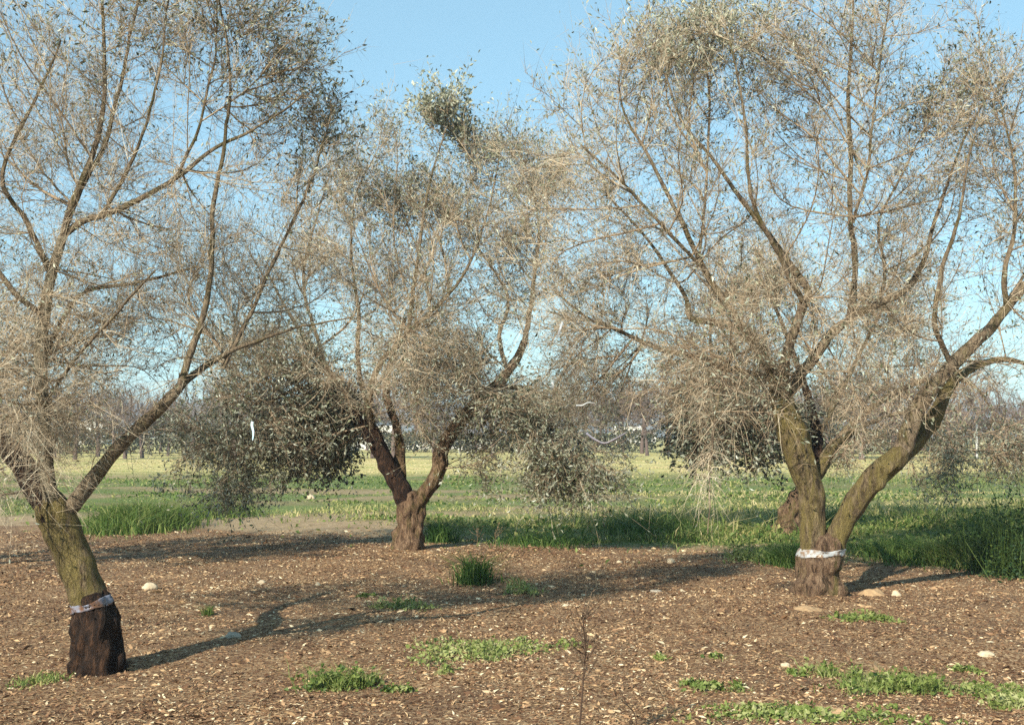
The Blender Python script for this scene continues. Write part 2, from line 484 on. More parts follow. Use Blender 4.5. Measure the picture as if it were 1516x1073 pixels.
# ------------------------------------------------------------------ mulch chips
def build_chips():
    n = 370000
    # spread over the visible wedge, denser near the camera
    Y = 6.2 + 15.5 * rng.random(n) ** 1.5
    X = (rng.random(n) * 2 - 1) * (Y * 0.42 + 1.2)
    g, d, s = zones(X, Y)
    past = Y - edge_y(X, Y)
    keep = (rng.random(n) > sstep(-0.6, 2.2, past) * 0.93) & (rng.random(n) > 0.45 * sstep(0.5, 0.68, fbm(X, Y, 1.1, 60))) & (rng.random(n) > 0.5 * sstep(0.5, 0.6, vnoise(X, Y, .25, 61)))
    X, Y = X[keep], Y[keep]; n = len(X)
    clear = np.ones(n, bool)
    Z = ground_h(X, Y) + 0.004
    L = rng.lognormal(math.log(0.0112), 0.48, n) * (1 + 0.35 * sstep(9, 20, Y))
    w = L * rng.uniform(0.25, 0.6, n); h = L * rng.uniform(0.12, 0.35, n)
    th = rng.random(n) * 6.283; ti = rng.normal(0, 0.3, n)
    D = np.stack([np.cos(th) * np.cos(ti), np.sin(th) * np.cos(ti), np.sin(ti)], -1)
    Bv = np.stack([-np.sin(th), np.cos(th), rng.normal(0, 0.35, n)], -1); Bv = norm(Bv)
    Nn = np.cross(D, Bv)
    c = np.stack([X, Y, Z], -1)
    k = rng.uniform(-.5, .5, (n, 1))
    V = np.stack([c - D * L[:, None], c + Bv * w[:, None] + D * L[:, None] * k, c + D * L[:, None], c + Nn * h[:, None] - Bv * w[:, None] * .35], 1).reshape(-1, 3)
    F = np.array([[0, 1, 3], [1, 2, 3], [2, 0, 3]])
    F = (F[None] + (np.arange(n) * 4)[:, None, None]).reshape(-1, 3)
    t = np.clip(rng.beta(1.7, 2.3, n) + 0.28 * (fbm(X, Y, 1.6, 71) - 0.5) + 0.08, 0, 1)
    t[rng.random(n) < 0.02] = 0.97
    me = mesh_np("wood_chips", V, F, {"tint": np.repeat(t, 4)})
    o = link("wood_chips", me, M['chip'], kind="stuff")
    tag(o, "brown and tan shredded wood mulch strewn under the olive trees", "wood chips")
build_chips()

# ------------------------------------------------------------------ grass
def blades(X, Y, H, Wd, T, lean=0.35, rg=rng, Z=None):
    n = len(X)
    Z = ground_h(X, Y) if Z is None else Z
    th = rg.random(n) * 6.283; ph = rg.random(n) * 6.283; ln = rg.random(n) * lean
    a = np.stack([np.cos(th), np.sin(th), np.zeros(n)], -1) * Wd[:, None]
    b = np.stack([np.cos(ph) * ln, np.sin(ph) * ln, np.ones(n)], -1)
    c = np.stack([X, Y, Z - 0.01], -1)
    mid = c + b * H[:, None] * 0.55
    bb = b.copy(); bb[:, :2] *= 2.4; bb[:, 2] *= 0.92
    tip = c + bb * H[:, None]
    V = np.stack([c - a, c + a, mid + a * 0.7, mid - a * 0.7, tip], 1).reshape(-1, 3)
    F = np.array([[0, 1, 2], [0, 2, 3], [3, 2, 4]])
    F = (F[None] + (np.arange(n) * 5)[:, None, None]).reshape(-1, 3)
    return V, F, np.repeat(T, 5)

def build_grass():
    n = 230000
    Y = 14.3 * (85 / 14.3) ** (rng.random(n) ** 1.15)
    X = (rng.random(n) * 2 - 1) * (Y * 0.42 + 1.0)
    g, d, s = zones(X, Y)
    clump = fbm(X, Y, 1.1, 82)
    big = fbm(X * 0.5, Y, 5.0, 88)
    right = sstep(0, 4, X) * (1 - sstep(24, 34, Y))
    ge = np.maximum(g, .10 * sstep(-2.2, .3, Y - edge_y(X, Y)) * sstep(.45, .6, vnoise(X, Y, .5, 150)))
    keep = rng.random(n) < ge * np.clip(0.25 + 1.6 * sstep(0.32, 0.62, clump + 0.25 * right), 0, 1)
    X, Y, g, d, clump, big, right = [v[keep] for v in (X, Y, g, d, clump, big, right)]
    n = len(X)
    far = sstep(25, 60, Y)
    H = (0.035 + 0.13 * sstep(0.35, 0.75, clump) * (0.6 + 0.8 * big) + 0.15 * right * sstep(0.35, 0.7, clump) + 0.02 * far) * rng.lognormal(-.1, .42, n)
    H *= 0.35 + 0.65 * sstep(-.5, 3.6, Y - edge_y(X, Y)); H *= 1 - .45 * sstep(22, 27, Y) * (1 - sstep(38, 44, Y)) * (big < .55)
    Wd = (0.0038 + 0.00036 * Y) * rng.uniform(0.6, 1.4, n)
    T = np.clip(0.46 + 0.8 * (big - 0.5) + rng.normal(0, 0.15, n) + 0.16 * sstep(20, 30, Y) + 0.40 * d, 0, 1)
    T[rng.random(n) < 0.03] = 0.8
    H = H * .8 * (1 - .5 * sstep(24, 34, Y)) * (1 - .3 * sstep(45, 55, Y))
    V, F, T = blades(X, Y, H, Wd, T, lean=1.0)
    # broad leaves of low weeds mixed into the sward
    k = rng.random(n) < .55 * sstep(.42, .7, fbm(X, Y, 1.7, 120)) * (Y < 48)
    xl, yl, hl = X[k], Y[k], H[k]
    m = len(xl); D = norm(rng.normal(size=(m, 3)) + np.array([0, 0, .3])); Ll = rng.uniform(.03, .075, m) * (1 + .02 * yl)
    V2, F2 = leaf_quads(np.stack([xl, yl, ground_h(xl, yl) + hl * rng.random(m) * .9], -1), D, Ll, Ll * .33, rng)
    T2 = np.repeat(np.clip(rng.normal(.40, .18, m), 0, .75), 4)
    F = np.vstack([F, F2 + len(V)]); V = np.vstack([V, V2]); T = np.concatenate([T, T2])
    me = mesh_np("grass", V, F, {"tint": T})
    o = link("grass", me, M['grass'], kind="stuff")
    tag(o, "uncut green grass and weeds yellowing towards the far field", "grass")
build_grass()

# ------------------------------------------------------------------ trees
def grow(A, seeds, seed_len, bf):
    """balanced minimum spanning tree from seeds through attractors A"""
    n = len(A)
    P_ = np.vstack([seeds, A]); ns = len(seeds)
    par = np.full(len(P_), -1); pl = np.concatenate([seed_len, np.zeros(n)])
    d = np.linalg.norm(A[:, None, :] - seeds[None], axis=2)
    cost = d + bf * seed_len[None]
    best = cost.argmin(1); bc = cost[np.arange(n), best]; bd = d[np.arange(n), best]
    done = np.zeros(n, bool); order = []
    for _ in range(n):
        i = int(np.argmin(np.where(done, 1e9, bc)))
        done[i] = True; order.append(i)
        par[ns + i] = best[i]; pl[ns + i] = pl[best[i]] + bd[i]
        dd = np.linalg.norm(A - A[i], axis=1); cc = dd + bf * pl[ns + i]
        m = (cc < bc) & ~done
        bc[m] = cc[m]; best[m] = ns + i; bd[m] = dd[m]
    return P_, par, np.array(order) + ns

def make_tree(name, base_px, Yb, limbs, blobs, label, cat="olive tree", seed=1, bf=0.5, tip=0.0026, twig_r=0.0022,
              twigmat='twig', barks=None, leafscale=1.0, basexyz=None, trunk_sides=34, twig_len=0.275, sub=4, leaf_default=0.05):
    rg = np.random.default_rng(seed)
    base = np.array(basexyz) if basexyz is not None else G(*base_px)
    root = empty(name, tuple(base), label, cat, "olive trees of the orchard")
    seeds, slen, srad = [], [], []
    for li, (part, bk, pts) in enumerate(limbs):
        if basexyz is None:
            q = np.array([P(a, b, Yb + c) for a, b, c, r in pts])
        else:
            q = np.array([base + np.array([a, b, c]) for a, b, c, r in pts])
        r = np.array([p[3] for p in pts])
        big = r.max() > 0.06
        pp, rr = catmull(q, r, 0.035 if big else 0.06)
        if not big:
            w = np.cumsum(rg.normal(0, 0.0035, pp.shape), 0); w -= np.linspace(0, 1, len(pp))[:, None] * w[-1]
            pp = pp + w
        sides = trunk_sides if part == 'trunk' else (22 if big else 8)
        fl = 0.21 if part == 'trunk' else (0.09 if big else 0.03)
        V, F = tube_grid(pp, rr, sides, gnarl=0.17 if part == 'trunk' else 0.08, flute=fl, seed=seed * 31 + li, lump=1.0 if big else 0.3)
        me = mesh_np(part, V - base, F, {"tint": np.full(len(V), 0.45)}, True)
        link(part, me, M[bk], root)
        if part != 'trunk':
            L = np.concatenate([[0], np.cumsum(np.linalg.norm(np.diff(pp, axis=0), axis=1))])
            st = max(1, int(0.14 / (0.035 if big else 0.06)))
            k = np.arange(len(pp) // 5 if big else 1, len(pp), st)
            seeds.append(pp[k]); slen.append(L[k] * 0.5 + pp[k][:, 2] * 0.25); srad.append(rr[k])
    seeds = np.vstack(seeds); slen = np.concatenate(slen); srad = np.concatenate(srad)
    A, bi = [], []
    for k, bl in enumerate(blobs):
        c = P(bl['c'][0], bl['c'][1], Yb + bl['c'][2]) if basexyz is None else base + np.array(bl['c'])
        n = int(bl['n'] * 1.55); u = rg.normal(0, .52, (n, 3)); u = u / np.maximum(1, np.linalg.norm(u, axis=1, keepdims=True) / 1.25)
        R = np.array(bl['r'])
        a = c + u * R
        cl = vnoise(a[:, 0] + .6 * a[:, 2], a[:, 1] + 1.3 * a[:, 2], .42, seed * 3.1) + .5 * vnoise(a[:, 0] - a[:, 2], a[:, 2] + a[:, 1] * .5, .8, seed)
        a = a[cl > np.quantile(cl, .40)]
        a = a[a[:, 2] > bl.get('zmin', 0.7)]
        A.append(a); bi += [k] * len(a)
    A = np.vstack(A); bi = np.array(bi)
    Pn, par, order = grow(A, seeds, slen, bf)
    ns = len(seeds)
    cnt = np.ones(len(Pn)); cnt[:ns] = 0
    for i in order[::-1]: cnt[par[i]] += cnt[i]
    # smoothing towards the line parent - heaviest child
    heavy = np.full(len(Pn), -1); hv = np.zeros(len(Pn))
    for i in order:
        p = par[i]
        if cnt[i] > hv[p]: hv[p] = cnt[i]; heavy[p] = i
    for _ in range(3):
        Q = Pn.copy()
        for i in order:
            if heavy[i] >= 0: Q[i] = Pn[i] * 0.5 + 0.25 * (Pn[par[i]] + Pn[heavy[i]])
        Pn = Q
    rad = tip * .72 * np.maximum(cnt, 1) ** 0.47
    for i in order:
        p = par[i]
        lim = srad[p] * 0.7 if p < ns else rad[p]
        rad[i] = min(rad[i], lim)
    bb = Buf()
    for i in order:
        p = par[i]
        if p >= ns and heavy[p] == i: continue
        ch = [p, i]; j = i
        while heavy[j] >= 0: j = heavy[j]; ch.append(j)
        pts = Pn[ch]; rr = rad[ch].copy(); rr[0] = rr[1]
        pp, rr = catmull(pts, rr, 0.12)
        V, F = tube_grid(pp, rr, 5 if rr[0] > 0.007 else 3, cap=False)
        bb.add(V, F, np.clip(0.30 + 0.35 * rg.random() + 0.25 * (rr[0] < 0.006), 0, 1))
    link("branchwork", bb.mesh("branchwork", base, True), M['branch'], root, "stuff")
    # twigs
    tb, lb = Buf(), Buf()
    dirs = norm(Pn[order] - Pn[par[order]])
    nodeb = bi[order - ns]
    for k, bl in enumerate(blobs):
        sel = np.where(nodeb == k)[0]
        if len(sel) == 0: continue
        m = max(3, int(round(bl.get('tw', 8) * .92)))
        idx = np.repeat(sel, m)
        o = order[idx]; t = rg.random((len(idx), 1))
        base_p = Pn[o] * t + Pn[par[o]] * (1 - t)
        far_ = np.linalg.norm(base_p - Pn[o], axis=1) > 0.45
        base_p[far_] = Pn[o][far_]
        D = norm(dirs[idx] * 0.65 + norm(rg.normal(size=(len(idx), 3))) * bl.get('spread', 0.75) + np.array(bl.get('bias', (0, 0, 0.25))))
        L = twig_len * bl.get('len', 1.0) * rg.lognormal(0, 0.4, len(idx)).clip(0.3, 2.2)
        bend = rg.normal(0, 0.16, (len(idx), 3)) + np.array(bl.get('bend', (0, 0, 0.05)))
        r0 = np.full(len(idx), twig_r) * rg.uniform(0.7, 1.25, len(idx))
        V, F, pts = twig_strands(base_p, D, L, bend, r0, 4, rg, 0.07)
        tint = np.clip(rg.normal(bl.get('tint', 0.6), 0.24, len(idx)), 0, 1)
        tb.add(V, F, np.repeat(tint, len(V) // len(idx)))
        # side twiglets
        s = sub - 1
        q = rg.integers(0, 3, (len(idx), s)); fr = rg.random((len(idx), s, 1))
        ar = np.arange(len(idx))[:, None]
        bp = (pts[ar, q] * (1 - fr) + pts[ar, q + 1] * fr).reshape(-1, 3)
        dd = norm((pts[ar, q + 1] - pts[ar, q]).reshape(-1, 3))
        D2 = norm(dd * 0.55 + norm(rg.normal(size=dd.shape)) * 0.8 + np.array(bl.get('bias', (0, 0, 0.25))) * 0.5)
        L2 = np.repeat(L, s) * rg.uniform(0.25, 0.6, len(dd))
        V2, F2, p2 = twig_strands(bp, D2, L2, rg.normal(0, 0.2, dd.shape), np.repeat(r0, s) * 0.66, 2, rg, 0.1)
        tb.add(V2, F2, np.repeat(np.clip(np.repeat(tint, s) + rg.normal(0, 0.08, len(dd)), 0, 1), len(V2) // len(dd)))
        lf = (bl.get('leaf', 0) * 1.15 + bl.get('base_leaf', .55)) * leafscale
        if lf > 0:
            nl = int(len(idx) * lf)
            pick = rg.integers(0, len(idx), nl); use2 = rg.random(nl) < 0.55
            pk2 = rg.integers(0, len(dd), nl)
            f = rg.random((nl, 1))
            c1 = pts[pick, 2] * (1 - f) + pts[pick, 3] * f
            c2 = p2[pk2, 0] * (1 - f) + p2[pk2, 1] * f
            c = np.where(use2[:, None], c2, c1)
            dl = np.where(use2[:, None], D2[pk2], D[pick])
            dl = norm(dl * 0.7 + rg.normal(size=(nl, 3)) * 0.6 + np.array([0, 0, bl.get('leafz', 0.1)]))
            ll = bl.get('leaf_len', leaf_default) * rg.uniform(0.65, 1.3, nl)
            V3, F3 = leaf_quads(c, dl, ll, ll * bl.get('leaf_w', 0.17) * rg.uniform(0.8, 1.25, nl), rg)
            lt = np.clip(rg.normal(bl.get('ltint', 0.65), 0.25, nl), 0, 1)
            lb.add(V3, F3, np.repeat(lt, 4))
    link("twigs", tb.mesh("twigs", base), M[twigmat], root, "stuff")
    if lb.n:
        link("foliage", lb.mesh("foliage", base), M['leaf'], root, "stuff")
    return root

def B(c, r, n, **k):
    d = dict(c=c, r=r, n=n); d.update(k); return d

# --- right-hand tree (nearest of the two on the right), base at (1212, 885)
Y3 = G(1212, 884)[1]
LB3 = [
 ('trunk', 'bark_low', [(1206, 897, 0, .31), (1208, 884, 0, .265), (1211, 862, 0, .22), (1212, 848, 0, .205), (1216, 820, 0, .20), (1218, 806, 0, .19), (1219, 794, .0, .15)]),
 ('limb', 'bark_moss', [(1207, 835, 0, .13), (1204, 800, 0, .128), (1203, 760, -.03, .118), (1197, 715, -.05, .118), (1186, 680, -.05, .132), (1175, 645, -.05, .150), (1163, 615, -.03, .125), (1157, 590, 0, .10), (1150, 560, .05, .085)]),
 ('limb', 'bark_moss', [(1229, 840, -.02, .11), (1237, 800, -.02, .108), (1252, 768, -.05, .105), (1272, 735, -.1, .112), (1296, 705, -.14, .118), (1322, 682, -.16, .112), (1336, 668, -.15, .10)]),
 ('limb', 'bark_limb', [(1326, 682, -.15, .095), (1340, 655, -.15, .092), (1350, 625, -.18, .088), (1362, 598, -.2, .082), (1385, 568, -.2, .075), (1415, 535, -.2, .068), (1440, 510, -.2, .062), (1466, 486, -.2, .055), (1490, 456, -.2, .048), (1516, 425, -.2, .04), (1545, 385, -.2, .03), (1580, 300, -.2, .02)]),
 ('limb', 'bark_moss', [(1330, 675, -.12, .10), (1352, 657, .0, .09), (1376, 628, .12, .078), (1392, 600, .2, .07), (1400, 580, .28, .06), (1418, 558, .4, .05), (1450, 540, .7, .038), (1490, 532, 1.0, .028), (1530, 545, 1.2, .018), (1570, 580, 1.3, .008)]),
 ('limb', 'bark_moss', [(1200, 715, .05, .06), (1212, 700, .05, .065), (1222, 682, .12, .055), (1235, 660, .3, .045), (1262, 640, .6, .03)]),
 ('branch', 'bark_limb', [(1158, 590, 0, .085), (1150, 560, .05, .07), (1130, 525, .1, .06), (1105, 495, .15, .05), (1080, 482, .2, .042), (1050, 476, .3, .036), (1022, 470, .4, .03), (1015, 440, .4, .022), (990, 400, .5, .018), (955, 350, .6, .014), (900, 290, .6, .010)]),
 ('branch', 'bark_limb', [(1162, 605, 0, .08), (1160, 560, -.1, .06), (1166, 520, -.2, .05), (1190, 450, -.3, .042), (1196, 430, -.3, .038), (1165, 385, -.35, .032), (1140, 350, -.35, .028), (1090, 285, -.4, .022), (1055, 235, -.4, .017), (1010, 180, -.4, .012), (985, 110, -.4, .008)]),
 ('branch', 'bark_limb', [(1160, 595, .05, .07), (1180, 560, .1, .062), (1205, 530, .1, .055), (1230, 495, .1, .05), (1262, 470, .1, .042), (1300, 450, .1, .036), (1340, 430, .1, .03), (1368, 385, .1, .025), (1380, 340, .1, .02), (1400, 280, .1, .015), (1430, 200, .1, .012), (1470, 130, .1, .008)]),
 ('branch', 'bark_limb', [(1255, 474, .1, .036), (1262, 440, .1, .034), (1263, 380, .05, .03), (1259, 320, 0, .027), (1262, 240, 0, .024), (1258, 150, 0, .02), (1262, 60, 0, .015), (1266, -60, 0, .01)]),
 ('branch', 'bark_limb', [(1105, 495, .15, .04), (1060, 430, .1, .034), (1040, 395, .05, .03), (1015, 335, 0, .025), (985, 280, 0, .02), (955, 225, 0, .016), (925, 170, 0, .011), (915, 120, 0, .007)]),
 ('branch', 'bark_limb', [(1150, 560, .05, .045), (1090, 550, .3, .038), (1030, 530, .5, .032), (970, 515, .7, .027), (915, 490, .8, .022), (865, 470, .9, .016), (820, 430, .9, .010)]),
 ('branch', 'bark_limb', [(1262, 330, 0, .018), (1285, 250, -.1, .014), (1300, 130, -.2, .011), (1320, -20, -.2, .008)]),
 ('branch', 'bark_limb', [(1040, 395, .05, .02), (990, 345, -.2, .018), (920, 270, -.4, .014), (860, 215, -.5, .009)]),
 ('branch', 'bark_limb', [(1190, 450, -.3, .028), (1150, 380, -.6, .024), (1110, 300, -.8, .018), (1100, 180, -.9, .013), (1080, 60, -.9, .008)]),
 ('branch', 'bark_limb', [(1490, 456, -.2, .03), (1487, 400, -.3, .026), (1500, 350, -.3, .02), (1500, 250, -.3, .014), (1480, 150, -.3, .008)]),
 ('branch', 'bark_limb', [(1410, 545, -.2, .03), (1385, 480, -.4, .026), (1395, 400, -.5, .022), (1420, 320, -.6, .016), (1440, 210, -.7, .01)]),
 ('branch', 'bark_limb', [(1100, 500, .1, .02), (1075, 540, -.4, .016), (1060, 600, -.7, .012), (1052, 690, -.8, .009), (1048, 790, -.8, .005)]),
 ('branch', 'bark_limb', [(1300, 450, .1, .02), (1310, 400, .3, .018), (1300, 330, .4, .014), (1330, 270, .4, .012), (1370, 190, .4, .007)]),
]
BL3 = [
 B((905, 240, .2), (.95, 1.3, .95), 230, tw=8, leaf=.5, ltint=.75, tint=.66, bias=(-.1, 0, .3)),
 B((1010, 140, 0), (1.05, 1.3, .85), 230, tw=8, leaf=1.2, ltint=.72, tint=.66, bias=(0, 0, .35)),
 B((1070, 50, 0), (.38, .5, .3), 75, tw=6, leaf=5, ltint=.9, tint=.7, leaf_len=.055),
 B((985, 80, .2), (.45, .7, .35), 70, tw=7, leaf=4, ltint=.85, tint=.6),
 B((1145, 90, .1), (.6, 1.0, .75), 100, tw=6, leaf=1.3, ltint=.5, tint=.45),
 B((1120, 290, 0), (1.1, 1.5, 1.1), 260, tw=5, leaf=.1, tint=.5),
 B((880, 420, .8), (.9, 1.3, 1.1), 300, tw=9, leaf=.15, tint=.72, bias=(-.1, 0, .0), ltint=.7),
 B((980, 420, .5), (1.1, 1.4, 1.0), 260, tw=7, leaf=.1, tint=.58),
 B((1215, 130, 0), (.7, 1.2, 1.1), 200, tw=6, leaf=.6, ltint=.6, tint=.62),
 B((1290, 60, 0), (.4, .8, .8), 70, tw=6, leaf=.5, tint=.6, bias=(0, 0, .6)),
 B((1370, 230, .2), (.75, 1.2, 1.0), 170, tw=6, leaf=.4, ltint=.5, tint=.6),
 B((1395, 175, .3), (.4, .6, .3), 45, tw=5, leaf=5, ltint=.3, tint=.45),
 B((1455, 130, 0), (.4, .6, .35), 55, tw=6, leaf=2.5, ltint=.35, tint=.5),
 B((1470, 280, 0), (1.0, 1.3, 1.5), 250, tw=8, leaf=.5, ltint=.5, tint=.6),
 B((1560, 330, .2), (1.0, 1.4, 1.6), 160, tw=7, leaf=.6, ltint=.5, tint=.55),
 B((1330, 400, 0), (1.0, 1.4, .95), 250, tw=7, leaf=.1, tint=.55),
 B((1400, 560, .4), (1.3, 1.2, .7), 120, tw=5, leaf=.2, tint=.45),
 B((1095, 520, -.5), (.65, .8, .55), 90, tw=6, leaf=1.0, tint=.5, ltint=.6, bias=(-.1, 0, -.05), bend=(-.05, -.1, -.2), len=1.0),
 B((1075, 590, -.6), (.5, .6, .42), 36, tw=4, leaf=.6, ltint=.4, tint=.62, bias=(-.1, -.1, -.4), bend=(-.1, 0, -.3), len=1.1, zmin=1.2),
 B((1180, 490, -.4), (.75, .8, .6), 120, tw=5, leaf=.4, tint=.62, ltint=.6, bend=(0, -.05, -.1)),
 B((1270, 560, .1), (.5, .8, .6), 70, tw=6, leaf=.5, tint=.6, bias=(0, 0, -.3), bend=(0, 0, -.2)),
 B((1050, 710, -.8), (.16, .2, .48), 20, tw=4, leaf=0, tint=.9, bias=(0, 0, -.5), bend=(0, 0, -.3), len=1.0, zmin=.4),
 B((960, 560, .6), (1.0, 1.2, .55), 170, tw=7, leaf=.05, tint=.5, bias=(0, 0, 0)),
 B((850, 560, .9), (.55, .9, .55), 100, tw=8, leaf=.2, tint=.65, bias=(0, 0, -.1)),
]
t3 = make_tree("olive_tree", (1212, 884), Y3, LB3, BL3,
    "two-stemmed olive tree with mossy V trunk and a whitish band low on its stump", seed=3, twig_r=.0024, tip=.003, twigmat='twig', sub=4)

# --- left foreground tree
Y1 = G(143, 996)[1]
LB1 = [
 ('trunk', 'bark_dark', [(146, 1014, 0, .23), (145, 998, 0, .192), (145, 980, 0, .176), (144, 950, 0, .166), (141, 920, 0, .158), (137, 899, 0, .143), (130, 884, .0, .115)]),
 ('limb', 'bark_moss', [(134, 900, 0, .11), (128, 880, 0, .122), (116, 845, 0, .12), (101, 805, 0, .118), (88, 775, 0, .125), (78, 755, 0, .12), (68, 735, .02, .09)]),
 ('limb', 'bark_dark', [(84, 770, .0, .10), (66, 738, .02, .095), (44, 705, .05, .088), (20, 672, .1, .08), (-10, 645, .15, .072), (-60, 600, .2, .06), (-120, 520, .3, .045), (-170, 400, .3, .03)]),
 ('limb', 'bark_limb', [(88, 768, 0, .06), (108, 748, 0, .058), (135, 712, -.02, .052), (165, 675, -.04, .048), (200, 638, -.06, .044), (232, 608, -.08, .040), (262, 578, -.1, .036), (272, 565, -.1, .032)]),
 ('limb', 'bark_pale', [(80, 760, -.02, .06), (72, 715, -.08, .052), (66, 660, -.12, .048), (62, 600, -.14, .046), (60, 540, -.15, .042), (66, 470, -.15, .038), (76, 410, -.12, .034), (92, 350, -.1, .03)]),
 ('branch', 'bark_limb', [(268, 570, -.1, .028), (285, 520, -.1, .024), (303, 470, -.1, .02), (314, 400, -.1, .018), (318, 320, -.1, .016), (330, 250, -.1, .014), (338, 200, -.1, .012), (345, 120, -.15, .009), (320, -20, -.2, .006)]),
 ('branch', 'bark_limb', [(268, 570, -.1, .026), (300, 545, .0, .022), (345, 520, .1, .017), (395, 500, .2, .013), (450, 482, .3, .009), (520, 470, .3, .005)]),
 ('branch', 'bark_limb', [(92, 350, -.1, .026), (120, 330, -.1, .023), (165, 315, -.1, .02), (215, 290, -.1, .018), (262, 262, -.1, .016), (320, 218, -.1, .013), (385, 185, -.1, .009), (450, 140, -.1, .006)]),
 ('branch', 'bark_limb', [(92, 352, -.1, .026), (104, 310, -.15, .023), (128, 245, -.2, .02), (150, 170, -.2, .016), (156, 80, -.2, .012), (150, -60, -.2, .008)]),
 ('branch', 'bark_limb', [(96, 340, -.1, .022), (120, 280, .0, .019), (155, 215, .1, .016), (185, 100, .15, .012), (210, -20, .2, .008)]),
 ('branch', 'bark_limb', [(150, 318, -.1, .014), (200, 230, -.2, .012), (230, 130, -.3, .009), (250, 0, -.3, .006)]),
 ('branch', 'bark_limb', [(262, 262, -.1, .012), (290, 190, 0, .010), (315, 90, 0, .007), (322, -10, 0, .005)]),
 ('branch', 'bark_limb', [(330, 545, .1, .016), (380, 450, .2, .014), (430, 340, .3, .012), (468, 260, .3, .009), (485, 190, .3, .006)]),
 ('branch', 'bark_limb', [(76, 410, -.12, .022), (40, 330, -.2, .018), (0, 260, -.3, .014), (50, 150, -.3, .01), (90, 60, -.3, .007)]),
 ('branch', 'bark_limb', [(66, 470, -.15, .022), (10, 420, -.3, .018), (-40, 330, -.3, .014), (-70, 180, -.3, .009)]),
 ('branch', 'bark_limb', [(60, 540, -.15, .018), (120, 440, .2, .015), (200, 420, .5, .012), (290, 395, .8, .008)]),
 ('branch', 'bark_limb', [(62, 600, -.14, .012), (110, 530, -.4, .011), (190, 440, -.7, .008), (230, 400, -.8, .005)]),
]
BL1 = [
 B((430, 110, .1), (.42, .6, .62), 150, tw=6, leaf=1.6, ltint=.35, tint=.45, len=.8, leaf_len=.042),
 B((470, 190, .3), (.25, .5, .4), 70, tw=5, leaf=2.2, ltint=.35, tint=.45, len=.7, leaf_len=.04),
 B((330, 50, 0), (.5, .7, .4), 120, tw=6, leaf=1.4, ltint=.4, tint=.45, leaf_len=.042),
 B((120, 40, 0), (.9, .8, .5), 190, tw=6, leaf=.9, ltint=.5, tint=.6, leaf_len=.042),
 B((230, 190, 0), (.8, .9, .7), 180, tw=5, leaf=.15, tint=.6),
 B((60, 190, 0), (.7, .8, .6), 170, tw=6, leaf=.2, tint=.65),
 B((380, 300, .2), (.6, .8, .6), 150, tw=6, leaf=.15, tint=.6),
 B((30, 360, -.2), (.7, .8, .7), 230, tw=7, leaf=.05, tint=.68),
 B((230, 400, .2), (.9, .9, .5), 240, tw=6, leaf=.03, tint=.6),
 B((400, 430, .4), (.55, .7, .5), 170, tw=7, leaf=.03, tint=.68),
 B((60, 520, -.3), (.85, .7, .5), 220, tw=6, leaf=.0, base_leaf=.3, tint=.68, bias=(0, -.1, 0)),
 B((220, 510, .2), (.75, .8, .32), 170, tw=6, leaf=.02, tint=.55),
 B((20, 640, -.4), (.45, .5, .32), 70, tw=6, leaf=.0, base_leaf=.2, tint=.72, bias=(0, -.1, -.3), bend=(0, 0, -.2)),
 B((120, 610, -.2), (.4, .5, .3), 80, tw=7, leaf=.0, tint=.7, bias=(0, 0, -.1)),
 B((-30, 720, -.4), (.25, .4, .2), 30, tw=5, leaf=.0, tint=.8, bias=(.2, 0, -.5), bend=(0, 0, -.2)),
 B((-230, 230, 0), (1.2, 1.3, 1.7), 330, tw=8, leaf=1.5, tint=.6),
 B((-300, 480, 0), (1.1, 1.2, .8), 180, tw=8, leaf=1.5, tint=.6),
 B((200, -120, 0), (1.3, 1.1, .6), 120, tw=5, leaf=.8, ltint=.45, tint=.55),
]
t1 = make_tree("olive_tree", (143, 996), Y1, LB1, BL1,
    "leaning olive tree at left with dark stump and bluish band, nearest tree of all", seed=11, twig_r=.0017, tip=.0024, twigmat='twig', sub=4, twig_len=.235, leaf_default=.033)

